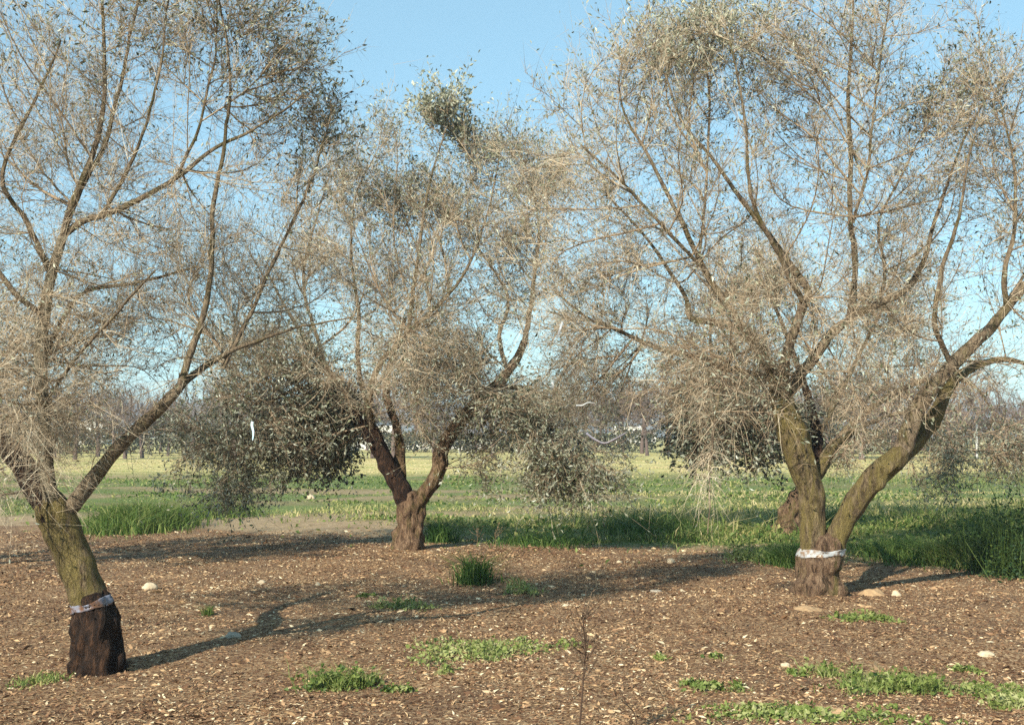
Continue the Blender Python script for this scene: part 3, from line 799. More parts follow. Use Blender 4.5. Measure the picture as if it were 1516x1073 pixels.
# --- middle tree
Y2 = G(605, 815)[1]
LB2 = [
 ('trunk', 'bark_low', [(604, 824, 0, .23), (605, 810, 0, .215), (607, 785, 0, .165), (608, 760, 0, .16), (608, 742, 0, .165), (606, 730, 0, .13)]),
 ('limb', 'bark_dark', [(604, 755, 0, .13), (594, 725, 0, .14), (578, 698, 0, .13), (563, 668, 0, .125), (549, 640, .05, .125), (538, 618, .1, .10), (520, 605, .15, .085)]),
 ('limb', 'bark_low', [(596, 730, .1, .07), (593, 700, .15, .075), (592, 668, .18, .07), (588, 635, .2, .06), (578, 605, .2, .055), (572, 580, .2, .05), (580, 530, .2, .04), (600, 470, .2, .03)]),
 ('limb', 'bark_low', [(612, 755, 0, .11), (624, 736, 0, .10), (642, 712, -.05, .10), (651, 690, -.08, .105), (652, 672, -.1, .095), (664, 648, -.1, .095), (684, 620, -.1, .09), (708, 594, -.1, .085), (733, 573, -.1, .08), (752, 550, -.1, .065), (766, 530, -.1, .055), (777, 505, -.1, .048)]),
 ('branch', 'bark_limb', [(520, 605, .15, .075), (500, 572, .2, .065), (482, 545, .2, .055), (468, 520, .2, .045), (450, 498, .2, .035), (420, 450, .2, .02), (395, 400, .2, .012)]),
 ('branch', 'bark_limb', [(777, 505, -.1, .045), (783, 470, -.1, .038), (790, 430, -.1, .03), (800, 350, -.1, .02), (790, 270, -.1, .012), (760, 210, -.1, .008)]),
 ('branch', 'bark_limb', [(733, 573, -.1, .04), (755, 574, -.2, .036), (782, 576, -.3, .032), (812, 592, -.4, .026), (845, 625, -.4, .018), (862, 665, -.4, .01)]),
 ('branch', 'bark_limb', [(549, 635, .0, .06), (545, 590, -.2, .05), (560, 540, -.3, .045), (600, 495, -.4, .036), (612, 430, -.4, .03), (622, 360, -.4, .024), (632, 290, -.4, .018), (648, 230, -.4, .012), (665, 180, -.4, .008)]),
 ('branch', 'bark_limb', [(545, 610, 0, .04), (530, 540, .1, .034), (530, 460, .2, .026), (520, 380, .2, .018), (530, 290, .2, .012), (560, 220, .2, .007)]),
 ('branch', 'bark_limb', [(600, 495, -.4, .03), (650, 450, -.3, .026), (690, 400, -.3, .02), (720, 320, -.3, .013), (740, 230, -.3, .008)]),
 ('branch', 'bark_limb', [(752, 550, -.1, .035), (740, 500, .3, .03), (750, 440, .5, .022), (700, 350, .5, .014), (690, 270, .5, .008)]),
 ('branch', 'bark_limb', [(500, 572, .2, .035), (470, 570, .0, .03), (430, 580, -.1, .024), (380, 610, -.2, .016), (340, 650, -.2, .010)]),
 ('branch', 'bark_limb', [(482, 545, .2, .03), (450, 420, .4, .022), (470, 320, .5, .014), (490, 250, .5, .008)]),
]
BL2 = [
 B((645, 180, -.3), (.30, .4, .16), 22, tw=5, leaf=7, ltint=.85, tint=.6, leaf_len=.07, leaf_w=.2, bias=(0, 0, .6)),
 B((685, 195, -.1), (.22, .4, .28), 22, tw=5, leaf=7, ltint=.7, tint=.6, leaf_len=.07, leaf_w=.2, bias=(0, 0, .6)),
 B((665, 160, -.3), (.22, .4, .15), 18, tw=5, leaf=7, ltint=.9, tint=.6, leaf_len=.07, leaf_w=.2),
 B((590, 205, 0), (.6, .8, .3), 50, tw=5, leaf=2.5, ltint=.8, tint=.6, leaf_len=.06),
 B((730, 235, 0), (.55, .9, .4), 100, tw=8, leaf=3.5, ltint=.6, tint=.6, leaf_len=.055),
 B((800, 260, 0), (.5, .9, .5), 110, tw=9, leaf=2.0, ltint=.7, tint=.65, leaf_len=.055),
 B((520, 270, .2), (.8, 1.0, .55), 140, tw=8, leaf=2.0, ltint=.5, tint=.6, leaf_len=.055),
 B((600, 310, .2), (.5, .7, .5), 75, tw=6, leaf=5, ltint=.3, tint=.4, leaf_len=.06),
 B((670, 330, 0), (.7, 1.2, .6), 160, tw=8, leaf=1.6, ltint=.6, tint=.65, leaf_len=.055),
 B((480, 380, .3), (1.0, 1.4, .8), 230, tw=8, leaf=.8, ltint=.55, tint=.6, leaf_len=.055),
 B((620, 430, 0), (1.3, 1.6, .9), 330, tw=8, leaf=.8, ltint=.5, tint=.6, leaf_len=.055),
 B((770, 400, 0), (.7, 1.4, 1.1), 190, tw=8, leaf=1.2, ltint=.5, tint=.6, leaf_len=.055),
 B((580, 540, -.5), (1.1, 1.0, .6), 260, tw=10, leaf=.9, ltint=.4, tint=.66, bias=(0, 0, -.1), leaf_len=.055),
 B((680, 540, -.3), (.8, 1.0, .6), 170, tw=9, leaf=1.2, ltint=.4, tint=.6, bias=(0, 0, -.1), leaf_len=.055),
 B((620, 620, 0), (.7, .9, .25), 60, tw=7, leaf=2.5, ltint=.4, tint=.55, bias=(0, 0, -.3), leaf_len=.055),
 B((400, 540, .2), (.85, 1.1, .6), 300, tw=8, leaf=3.5, ltint=.35, tint=.4, leaf_len=.06),
 B((475, 620, .5), (.42, .7, .6), 300, tw=8, leaf=7, ltint=.12, tint=.1, bias=(0, 0, -.3), leaf_len=.07, leaf_w=.22, zmin=1.05),  # shaded inner skirt: leaf and twig tints darkened to carry the shade
 B((350, 635, -.1), (1.05, .9, .5), 230, tw=6, leaf=5.0, ltint=.36, tint=.35, bias=(0, 0, -.35), leaf_len=.06, zmin=.9),
 B((330, 705, -.2), (.7, .6, .34), 70, tw=5, leaf=7.0, ltint=.5, tint=.4, bias=(0, 0, -.4), leaf_len=.06, zmin=.55),
 B((440, 660, .2), (.5, .6, .3), 60, tw=6, leaf=4, ltint=.4, tint=.4, bias=(0, 0, -.4), leaf_len=.06, zmin=.8),
 B((790, 620, -.3), (.75, .8, .55), 210, tw=6, leaf=6.0, ltint=.4, tint=.45, bias=(0, 0, -.35), leaf_len=.06, zmin=.8),
 B((850, 680, -.4), (.65, .6, .42), 140, tw=6, leaf=7.0, ltint=.5, tint=.4, bias=(0, 0, -.4), leaf_len=.06, zmin=.6),
 B((720, 680, -.2), (.25, .4, .3), 24, tw=5, leaf=4.0, ltint=.4, tint=.4, bias=(0, 0, -.4), leaf_len=.06, zmin=.8),
]
t2 = make_tree("olive_tree", (605, 815), Y2, LB2, BL2,
    "olive tree with a short forked trunk in the middle, no band, leafy skirts hanging low", seed=5, twig_r=.003, tip=.0035, twigmat='twig', sub=4, twig_len=.34, bf=.5)

# --- tree behind the right-hand one
Y4 = G(1165, 788)[1]
LB4 = [
 ('trunk', 'bark_low', [(1162, 796, 0, .25), (1165, 785, 0, .23), (1170, 765, 0, .21), (1180, 745, 0, .19), (1192, 730, 0, .15)]),
 ('limb', 'bark_dark', [(1175, 755, 0, .14), (1190, 725, 0, .12), (1205, 690, .1, .10), (1210, 650, .2, .09), (1200, 600, .2, .07), (1180, 540, .2, .05), (1150, 460, .2, .03), (1120, 400, .2, .015)]),
 ('limb', 'bark_low', [(1186, 742, 0, .11), (1186, 700, .1, .09), (1165, 650, .2, .075), (1120, 600, .2, .055), (1060, 540, .2, .03), (1050, 470, .2, .015)]),
 ('branch', 'bark_limb', [(1206, 690, .1, .07), (1250, 640, .1, .06), (1310, 590, .1, .05), (1380, 560, .1, .035), (1440, 570, .1, .022), (1470, 610, .1, .012)]),
 ('branch', 'bark_limb', [(1210, 650, .2, .05), (1250, 570, .2, .04), (1290, 490, .2, .028), (1320, 430, .2, .014)]),
 ('branch', 'bark_limb', [(1250, 640, .1, .04), (1340, 610, -.5, .03), (1400, 640, -.8, .02), (1410, 690, -.8, .01)]),
]
BL4 = [
 B((1110, 430, 0), (.85, 1.6, .8), 260, tw=10, leaf=.6, ltint=.6, tint=.7, leaf_len=.06),
 B((1060, 560, 0), (1.0, 1.5, .8), 260, tw=8, leaf=3, ltint=.3, tint=.35, leaf_len=.06),
 B((1085, 625, .2), (.95, 1.2, .65), 330, tw=8, leaf=6, ltint=.15, tint=.2, leaf_len=.08, leaf_w=.22, bias=(0, 0, -.3), zmin=1.0),
 B((1230, 500, 0), (1.3, 1.6, 1.1), 180, tw=7, leaf=.6, ltint=.4, tint=.55, leaf_len=.06),
 B((1320, 450, 0), (.7, 1.5, .8), 160, tw=10, leaf=.8, ltint=.6, tint=.7, leaf_len=.06),
 B((1300, 600, 0), (.9, 1.5, .6), 90, tw=6, leaf=1.2, ltint=.4, tint=.5, leaf_len=.06, bias=(0, 0, -.2)),
 B((1400, 560, 0), (.8, 1.5, .7), 80, tw=6, leaf=1.0, ltint=.35, tint=.4, leaf_len=.06),
 B((1395, 670, -.8), (.42, .8, .65), 90, tw=7, leaf=3.5, ltint=.45, tint=.4, leaf_len=.065, bias=(0, 0, -.5), zmin=.6),
 B((1500, 650, -.3), (.5, .8, .6), 110, tw=7, leaf=3, ltint=.4, tint=.4, leaf_len=.065, bias=(0, 0, -.5), zmin=.6),
 B((1240, 670, .3), (.5, .8, .25), 40, tw=6, leaf=3, ltint=.45, tint=.4, leaf_len=.06, bias=(0, 0, -.4), zmin=.9),
]
t4 = make_tree("olive_tree", (1165, 788), Y4, LB4, BL4,
    "olive tree behind the banded two-stemmed tree, its short leaning trunk half hidden", seed=8, twig_r=.0034, tip=.0042, twigmat='twig_red', sub=4, twig_len=.36)

# --- tree at the left edge, its crown reaching into the picture behind the nearest tree
LB5 = [
 ('trunk', 'bark_low', [(0, 0, -.1, .24), (0, 0, .1, .2), (.02, 0, .45, .17), (.05, 0, .7, .15)]),
 ('limb', 'bark_limb', [(.03, 0, .55, .12), (.35, .1, 1.1, .10), (.8, .1, 1.7, .08), (1.3, 0, 2.3, .05), (2.0, 0, 3.0, .025)]),
 ('limb', 'bark_limb', [(.03, 0, .55, .12), (-.3, .2, 1.2, .10), (-.7, .1, 1.9, .07), (-1.1, .1, 2.8, .03)]),
 ('branch', 'bark_limb', [(.8, .1, 1.7, .05), (.9, .4, 2.5, .04), (1.1, .6, 3.4, .02)]),
 ('branch', 'bark_limb', [(-.7, .1, 1.9, .05), (-.1, -.4, 2.7, .04), (.3, -.6, 3.6, .02)]),
]
BL5 = [
 B((2.0, 0, 2.4), (1.3, 1.4, 1.0), 330, tw=9, leaf=1.6, ltint=.35, tint=.4, leaf_len=.06, bias=(0, 0, -.1)),
 B((.3, 0, 3.6), (1.7, 1.7, 1.0), 330, tw=9, leaf=1.0, ltint=.4, tint=.5, leaf_len=.06),
 B((-1.2, 0, 2.6), (1.4, 1.4, 1.2), 150, tw=8, leaf=1.4, ltint=.4, tint=.45, leaf_len=.06),
 B((1.2, .6, 1.7), (1.2, 1.2, .5), 130, tw=8, leaf=2.0, ltint=.35, tint=.4, leaf_len=.06, bias=(0, 0, -.3)),
]
t5 = make_tree("olive_tree", None, 0, LB5, BL5,
    "olive tree at the left edge, its crown showing behind the leaning tree", seed=21, twig_r=.003, tip=.0035, basexyz=(-7.9, 14.3, 0.0), twigmat='twig_red')

# ------------------------------------------------------------------ bands round trunks
def band(name, base_c, tree, h, tilt, mat, label, seed):
    """a strip wrapped tight round the bark: radii are measured on the trunk itself"""
    from mathutils.bvhtree import BVHTree
    rg = np.random.default_rng(seed)
    vs, fs = [], []
    for ch in tree.children:
        if ch.name.split('.')[0] in ('trunk', 'limb'):
            k = len(vs)
            vs += [tuple(np.array(v.co) + np.array(tree.location)) for v in ch.data.vertices]
            fs += [tuple(i + k for i in p.vertices) for p in ch.data.polygons]
    bvh = BVHTree.FromPolygons(vs, fs)
    n, m = 56, 6
    a = np.arange(n) * 2 * math.pi / n
    c = Vector(base_c)
    V = []
    for j in range(m + 1):
        rr = []
        for i in range(n):
            z = (j / m - 0.5) * h + tilt * math.cos(a[i] - 0.3)
            d = Vector((math.cos(a[i]), math.sin(a[i]), 0))
            hit = bvh.ray_cast(c + d * .6 + Vector((0, 0, z)), -d, .6)
            rr.append(.6 - hit[3] if hit[0] is not None else .15)
        rr = np.array(rr)
        for _ in range(2): rr = np.maximum(rr, (np.roll(rr, 1) + np.roll(rr, -1)) / 2)
        rr = rr + .005 + rg.normal(0, .0025, n)
        zz = (j / m - 0.5) * h * (1 + .25 * np.sin(2 * a + seed)) + tilt * np.cos(a - 0.3) + .006 * np.sin(5 * a + j) + rg.normal(0, .002, n)
        V.append(np.stack([rr * np.cos(a), rr * np.sin(a), zz], -1))
    V = np.array(V).reshape(-1, 3)
    F = [[j * n + i, j * n + (i + 1) % n, (j + 1) * n + (i + 1) % n, (j + 1) * n + i] for j in range(m) for i in range(n)]
    o = link(name, mesh_np(name, V, F, None, True), M[mat]); o.location = tuple(base_c)
    sm = o.modifiers.new("thick", 'SOLIDIFY'); sm.thickness = 0.003
    tag(o, label, "plastic band")
band("trunk_band", P(1216.5, 817, Y3), t3, .068, .004, 'band', "whitish weathered plastic band wrapped round the two-stemmed tree's stump", 1)
band("trunk_band", P(134, 893, Y1), t1, .05, .035, 'band_blue', "tilted bluish plastic band wrapped round the leaning dark-stumped tree", 2)

# ------------------------------------------------------------------ plastic strips caught in the branches
def strip(pts, w, mat, label, Y, name="plastic_strip"):
    q = np.array([P(a, b, Y + c) for a, b, c in pts])
    pp, _ = catmull(q, np.ones(len(q)), 0.012)
    n = len(pp)
    T = norm(np.gradient(pp, axis=0)); side = norm(np.cross(T, np.array([0.2, 1.0, 0.1])))
    tw = np.linspace(0, 1.2, n)[:, None]
    side = norm(side * np.cos(tw) + np.cross(T, side) * np.sin(tw) * 0.6)
    V = np.stack([pp - side * w / 2, pp + np.cross(T, side) * w * .12, pp + side * w / 2], 1).reshape(-1, 3)
    F = []
    for i in range(n - 1):
        for j in range(2):
            F.append([i * 3 + j, i * 3 + j + 1, i * 3 + 4 + j, i * 3 + 3 + j])
    o0 = pp[0]
    me = mesh_np(name, V - o0, F, None, True)
    o = link(name, me, M[mat]); o.location = tuple(o0)
    sm = o.modifiers.new("thick", 'SOLIDIFY'); sm.thickness = 0.0015
    tag(o, label, "plastic strip", "plastic strips caught in the branches")
strip([(833, 477, 0), (829, 488, -.02), (825, 500, 0)], .022, 'strip_white', "short white plastic strip high between the middle and right crowns", 11.4)
strip([(817, 566, 0), (819, 570, 0), (818, 576, .02)], .02, 'strip_white', "tiny white scrap of plastic in the twigs right of the middle tree", 11.4)
strip([(853, 600, 0), (862, 600, 0), (871, 596, 0), (881, 597, 0)], .015, 'strip_white', "flat white plastic strip lying level in the twigs above the sagging one", 11.4)
strip([(868, 641, 0), (880, 650, 0), (895, 656, 0), (910, 650, 0), (928, 640, 0)], .020, 'strip_grey', "sagging greyish lilac plastic strip low between the middle and right trees", 11.4)
strip([(374, 624, 0), (373, 630, .01), (375, 640, 0), (374, 652, 0)], .032, 'strip_blue', "pale blue plastic tag hanging before the middle tree's left skirt", 14.0)

# ------------------------------------------------------------------ weeds, tufts
def weed_patch(px, py, wpx, dpx, h, n, label, cat="weeds", kind='clover', tint=.5, seed=0, name="weed_patch", group=None, sp=1.0):
    rg = np.random.default_rng(1000 + seed + int(px))
    c = G(px, py)
    m = c[1] / FPX
    rx = wpx / 2 * m
    ry = max(0.10, dpx / 2 * m * c[1] / CAMZ)
    buf = Buf()
    if kind == 'tuft':
        u = rg.normal(0, 0.36, (n, 2)); X = c[0] + u[:, 0] * rx; Y = c[1] + u[:, 1] * ry
        H = h * rg.uniform(0.45, 1.1, n) * np.exp(-0.7 * (u ** 2).sum(1))
        V, F, T = blades(X, Y, H, np.full(n, .0042 + .0002 * c[1]) * rg.uniform(.6, 1.3, n), np.clip(rg.normal(tint, .16, n), 0, 1), lean=.75 * sp, rg=rg)
        buf.add(V, F, T); mat = 'grass'
    else:
        # low stems carrying small leaflets, gathered in uneven cushions
        n = int(n * .5); k = max(5, int(n / 28))
        cc = rg.uniform(-1, 1, (k, 2)); cc = cc * (.35 + .75 * rg.random((k, 1)))
        hh = rg.uniform(.45, 1.0, k); rr = rg.uniform(.07, .30, k)
        w = rg.integers(0, k, n)
        u = cc[w] + rg.normal(0, 1, (n, 2)) * rr[w][:, None] * .95
        X = c[0] + u[:, 0] * rx; Y = c[1] + u[:, 1] * ry
        fall = np.exp(-((u - cc[w]) ** 2).sum(1) / (rr[w] ** 2))
        Z = ground_h(X, Y) + h * hh[w] * fall * rg.uniform(.25, 1, n)
        D = norm(np.stack([rg.normal(size=n), rg.normal(size=n), rg.uniform(-.1, .9, n)], -1))
        L = rg.uniform(.016, .036, n) * (1 + .03 * c[1])
        V, F = leaf_quads(np.stack([X, Y, Z], -1), D, L, L * rg.uniform(.28, .45, n), rg)
        buf.add(V, F, np.repeat(np.clip((rg.normal(tint + .12, .13, k))[w] + rg.normal(0, .15, n), 0, 1), 4))
        ns = n // 2 if name == 'weed_patch' else n // 8; s = rg.integers(0, n, ns)
        V, F, T = blades(X[s] + rg.normal(0, .03, ns), Y[s] + rg.normal(0, .05, ns), h * hh[w[s]] * rg.uniform(.5, 1.3, ns), np.full(ns, .0028), np.clip(rg.normal(tint + .35, .12, ns), 0, 1), lean=.9, rg=rg)
        buf.add(V, F, T); mat = 'weed'
    off = c.copy()
    o = link(name, buf.mesh(name, off), M[mat]); o.location = tuple(c)
    tag(o, label, cat, group)
    return o
GP = "weed patches on the mulch"
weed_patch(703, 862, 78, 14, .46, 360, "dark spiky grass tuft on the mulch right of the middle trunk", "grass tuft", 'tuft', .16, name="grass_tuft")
weed_patch(768, 878, 62, 10, .18, 420, "small pale green weed just right of the dark spiky tuft", kind='clover', tint=.75, group=GP)
weed_patch(764, 868, 30, 6, .2, 60, "few upright pale blades above the small pale weed", "grass tuft", 'tuft', .62, name="grass_tuft")
weed_patch(612, 900, 120, 12, .11, 700, "bright green weed patch midway below the middle trunk", kind='clover', tint=.7, group=GP)
weed_patch(508, 1018, 115, 22, .15, 1700, "rounded dark green weed cushion at the bottom, left of centre", kind='clover', tint=.32, group=GP)
weed_patch(590, 1022, 60, 10, .06, 260, "thin trailing weed just right of the rounded dark green cushion", kind='clover', tint=.3, group=GP)
weed_patch(725, 965, 190, 34, .09, 2300, "wide low weed patch in the mulch at bottom centre", kind='clover', tint=.62, group=GP)
weed_patch(665, 997, 34, 8, .06, 160, "little weed sprig just below the wide low centre patch", kind='clover', tint=.6, group=GP)
weed_patch(308, 912, 20, 6, .14, 60, "lone thin green sprig beside stones right of the leaning tree", "grass tuft", 'tuft', .4, name="grass_tuft")
weed_patch(1280, 924, 115, 14, .07, 900, "flat green weed patch just below the banded two-stemmed tree", kind='clover', tint=.45, group=GP)
weed_patch(1330, 1015, 190, 24, .13, 3000, "long thick green weed mat at lower right", kind='clover', tint=.42, group=GP)
weed_patch(1232, 995, 60, 16, .12, 500, "small leafy weed at the left end of the long green mat", kind='clover', tint=.5, group=GP)
weed_patch(1490, 1028, 90, 40, .09, 1700, "green weed patch spreading along the right edge at the bottom", kind='clover', tint=.55, group=GP)
weed_patch(1060, 1018, 80, 14, .06, 700, "small weed patch low on the mulch left of the long green mat", kind='clover', tint=.5, group=GP)
weed_patch(1180, 995, 30, 8, .06, 150, "tiny weed sprig left of the long green mat", kind='clover', tint=.5, group=GP)
weed_patch(1200, 1060, 320, 30, .05, 2600, "thin sparse weeds along the bottom edge at right", kind='clover', tint=.6)["kind"] = "stuff"
weed_patch(980, 972, 30, 8, .06, 130, "tiny green sprig on the mulch centre right", kind='clover', tint=.5, group=GP)
weed_patch(1058, 973, 22, 6, .05, 90, "tiniest green sprig right of another on the open mulch", kind='clover', tint=.5, group=GP)
weed_patch(60, 1010, 110, 30, .08, 260, "sparse grass blades by the foot of the dark stump at left", "grass tuft", 'tuft', .5, name="grass_tuft")["kind"] = "stuff"
weed_patch(540, 885, 28, 6, .06, 150, "tiny green weed where the leaning tree's shadow ends", kind='clover', tint=.4, group=GP)
weed_patch(1425, 985, 60, 12, .05, 300, "faint thin weed between the long mat and the right edge", kind='clover', tint=.55, group=GP)
weed_patch(845, 955, 60, 14, .05, 200, "sparse weed at the foot of the dry stalk", kind='clover', tint=.6, group=GP)
# clumps in the grass
weed_patch(205, 782, 190, 26, .55, 4200, "tall bright green grass clump behind the leaning trunk", "grass clump", 'tuft', .36, name="grass_clump")
weed_patch(320, 762, 160, 14, .40, 1800, "lower green grass clump right of the tall bright one", "grass clump", 'tuft', .38, name="grass_clump")
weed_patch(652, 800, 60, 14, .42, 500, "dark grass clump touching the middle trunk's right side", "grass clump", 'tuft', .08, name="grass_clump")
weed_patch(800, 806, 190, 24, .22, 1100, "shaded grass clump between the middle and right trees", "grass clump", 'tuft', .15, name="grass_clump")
weed_patch(1110, 828, 90, 16, .30, 1300, "broad-leaved green weed left of the banded stump", "weeds", 'clover', .55, name="weed_clump", sp=1)
weed_patch(1175, 838, 110, 16, .34, 1500, "grass clump against the banded stump's left side", "grass clump", 'tuft', .25, name="grass_clump")
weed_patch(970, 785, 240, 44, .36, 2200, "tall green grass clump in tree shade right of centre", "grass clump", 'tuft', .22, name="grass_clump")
weed_patch(1345, 826, 190, 34, .32, 1800, "tall grass clump right of the banded stump", "grass clump", 'tuft', .28, name="grass_clump")
weed_patch(1410, 838, 90, 20, .42, 1500, "tall pale grass clump before the dark shrub", "grass clump", 'tuft', .45, name="grass_clump")
weed_patch(1496, 849, 150, 26, 1.15, 14000, "dense dark green shrub on the right edge at the mulch border", "shrub", 'clover', -.12, name="shrub")
weed_patch(1240, 775, 90, 14, .5, 1200, "dark green shrub seen between the two stems of the banded tree", "shrub", 'clover', .08, name="shrub")
weed_patch(1135, 745, 70, 10, .6, 700, "dark green shrub just left of the half-hidden leaning trunk", "shrub", 'clover', .12, name="shrub")

# ------------------------------------------------------------------ stones
def stone(px, py, wpx, hpx, label, mat='stone', seed=0):
    rg = np.random.default_rng(seed + int(px) * 7)
    c = G(px, py); m = c[1] / FPX
    import bmesh
    bm = bmesh.new()
    bmesh.ops.create_icosphere(bm, subdivisions=3, radius=1)
    ph = rg.random(9) * 6.28
    for v in bm.verts:
        p = v.co
        k = 1 + .13 * math.sin(2.3 * p.x + ph[0]) * math.cos(2.7 * p.y + ph[1]) + .09 * math.sin(5 * p.z + ph[2] + 3 * p.x) + .05 * math.sin(9 * p.y + ph[3]) + rg.normal(0, .012)
        v.co = Vector((p.x * wpx / 2 * m * k, p.y * wpx / 2 * m * .8 * k, max(-.35, p.z) * hpx * m * .8 * k))
    me = bpy.data.meshes.new("stone"); bm.to_mesh(me); bm.free()
    for p in me.polygons: p.use_smooth = True
    o = link("stone", me, M[mat]); o.location = (c[0], c[1], c[2] + hpx * m * .12)
    tag(o, label, "stone", "stones on the mulch")
stone(221, 874, 22, 10, "rounded tan stone on the mulch right of the leaning trunk", 'stone')
stone(346, 946, 22, 9, "flat pale stone near the leaning tree's long shadow", 'stone_grey')
stone(387, 864, 12, 5, "small pale stone farther right of the rounded tan stone", 'stone')
stone(993, 833, 12, 8, "small cream stone at the grass edge beneath the hanging twigs", 'stone')
stone(1327, 887, 14, 8, "cream stone beside the sandy mound right of the banded stump", 'stone')
stone(1459, 969, 25, 7, "flat whitish stone on open mulch at lower right", 'stone')
stone(1163, 984, 14, 6, "small cream stone left of the long green weed mat", 'stone')
stone(917, 833, 8, 4, "tiny white pebble left of the cream stone at the grass edge", 'stone')
stone(972, 877, 18, 4, "flat grey stone sunk in the mulch at centre right", 'stone_grey')
stone(471, 868, 8, 5, "tiny pale pebble on shaded mulch left of the middle trunk", 'stone')
stone(460, 735, 14, 7, "pale stone in the grassy field left of the middle tree", 'stone')

def mound(px, py, wpx, h, label):
    c = G(px, py); m = c[1] / FPX; R = wpx / 2 * m
    n = 22; rg = np.random.default_rng(int(px))
    V = []; F = []
    for j in range(n + 1):
        for i in range(n + 1):
            x, y = (i / n * 2 - 1), (j / n * 2 - 1)
            d = math.hypot(x, y)
            z = h * max(0, 1 - d * d) ** 1.3 * (0.8 + 0.5 * float(vnoise(x, y, .3, px))) - 0.012
            X, Y = c[0] + x * R, c[1] + y * R * 1.2
            V.append((x * R, y * R * 1.2, float(ground_h(X, Y)) - c[2] + z))
    for j in range(n):
        for i in range(n):
            a = j * (n + 1) + i; F.append([a, a + 1, a + n + 2, a + n + 1])
    o = link("soil_mound", mesh_np("soil_mound", V, F, None, True), M['soil']); o.location = tuple(c)
    tag(o, label, "soil mound", "mounds of sandy soil")
mound(1290, 884, 46, .07, "little sandy soil mound in the shadow right of the banded stump")
mound(1196, 906, 56, .04, "low sandy soil mound in front of the banded stump")
mound(1240, 1062, 60, .05, "low sandy soil mound at the bottom edge, lower right")

# ------------------------------------------------------------------ dry stalks
def stalk(main, r, subs, label, Yd, name="dry_stalk", tint=.3, seed=0, heads=True):
    rg = np.random.default_rng(seed)
    b = Buf(); first = P(main[0][0], main[0][1], Yd)
    q = np.array([P(x, y, Yd + d) for x, y, d in main])
    pp, rr = catmull(q, np.linspace(r, r * .4, len(q)), .02)
    V, F = tube_grid(pp, rr, 6, gnarl=.1, flute=.05, seed=seed); b.add(V, F, tint)
    for _ in range(subs):
        i = int(rg.uniform(.45, 1) * (len(pp) - 1)); L = rg.uniform(.06, .2)
        d = norm(np.array([rg.normal(), rg.normal(), rg.uniform(.4, 1.6)])[None])[0]
        e = np.array([pp[i], pp[i] + d * L * .5, pp[i] + d * L + np.array([0, 0, L * .15])])
        e2, r2 = catmull(e, np.array([r * .45, r * .35, r * .2]), .03)
        V, F = tube_grid(e2, r2, 4); b.add(V, F, np.clip(tint + rg.normal(0, .15), 0, 1))
        k = 7
        c = e2[rg.integers(1, len(e2), k)]; D = norm(rg.normal(size=(k, 3)) + d)
        V, F = leaf_quads(c, D, rg.uniform(.012, .03, k), rg.uniform(.003, .006, k), rg); b.add(V, F, np.clip(tint + .15, 0, 1))
    o = link(name, b.mesh(name, first), M['dry']); o.location = tuple(first)
    tag(o, label, "dry weed")
stalk([(857, 1092, 0), (861, 1040, 0), (864, 1000, .02), (866, 950, .03), (862, 905, .05)], .0058, 34, "dark dry weed stalk with branching head at bottom centre", 6.6, seed=4, tint=.0)
stalk([(944, 1085, 0), (941, 1062, 0), (934, 1048, 0), (925, 1041, 0)], .004, 3, "short hooked dry stem at the bottom edge right of the tall stalk", 7.0, seed=5, tint=.0)
stalk([(990, 1062, 0), (984, 1035, 0), (975, 1015, .02)], .003, 2, "thin pale dry stem leaning on the mulch, bottom centre right", 7.4, seed=6, tint=.9)
stalk([(883, 870, 0), (882, 855, 0), (882, 838, 0)], .006, 0, "thin pale upright stick standing alone in the mulch", G(883, 869)[1], name="stick", seed=7, tint=.8)
stalk([(835, 960, 0), (833, 930, 0), (826, 905, .02)], .002, 8, "faint reddish dry weed left of the dark stalk", G(835, 960)[1], seed=9, tint=.3)
stalk([(706, 812, 0), (707, 795, 0), (705, 785, 0)], .004, 9, "reddish dry weed in the shade right of the middle trunk", G(706, 812)[1], seed=10, tint=.3)
stalk([(735, 812, 0), (733, 795, 0), (736, 782, 0)], .004, 10, "second reddish dry weed in the shade, nearer the centre", G(735, 812)[1], seed=12, tint=.35)

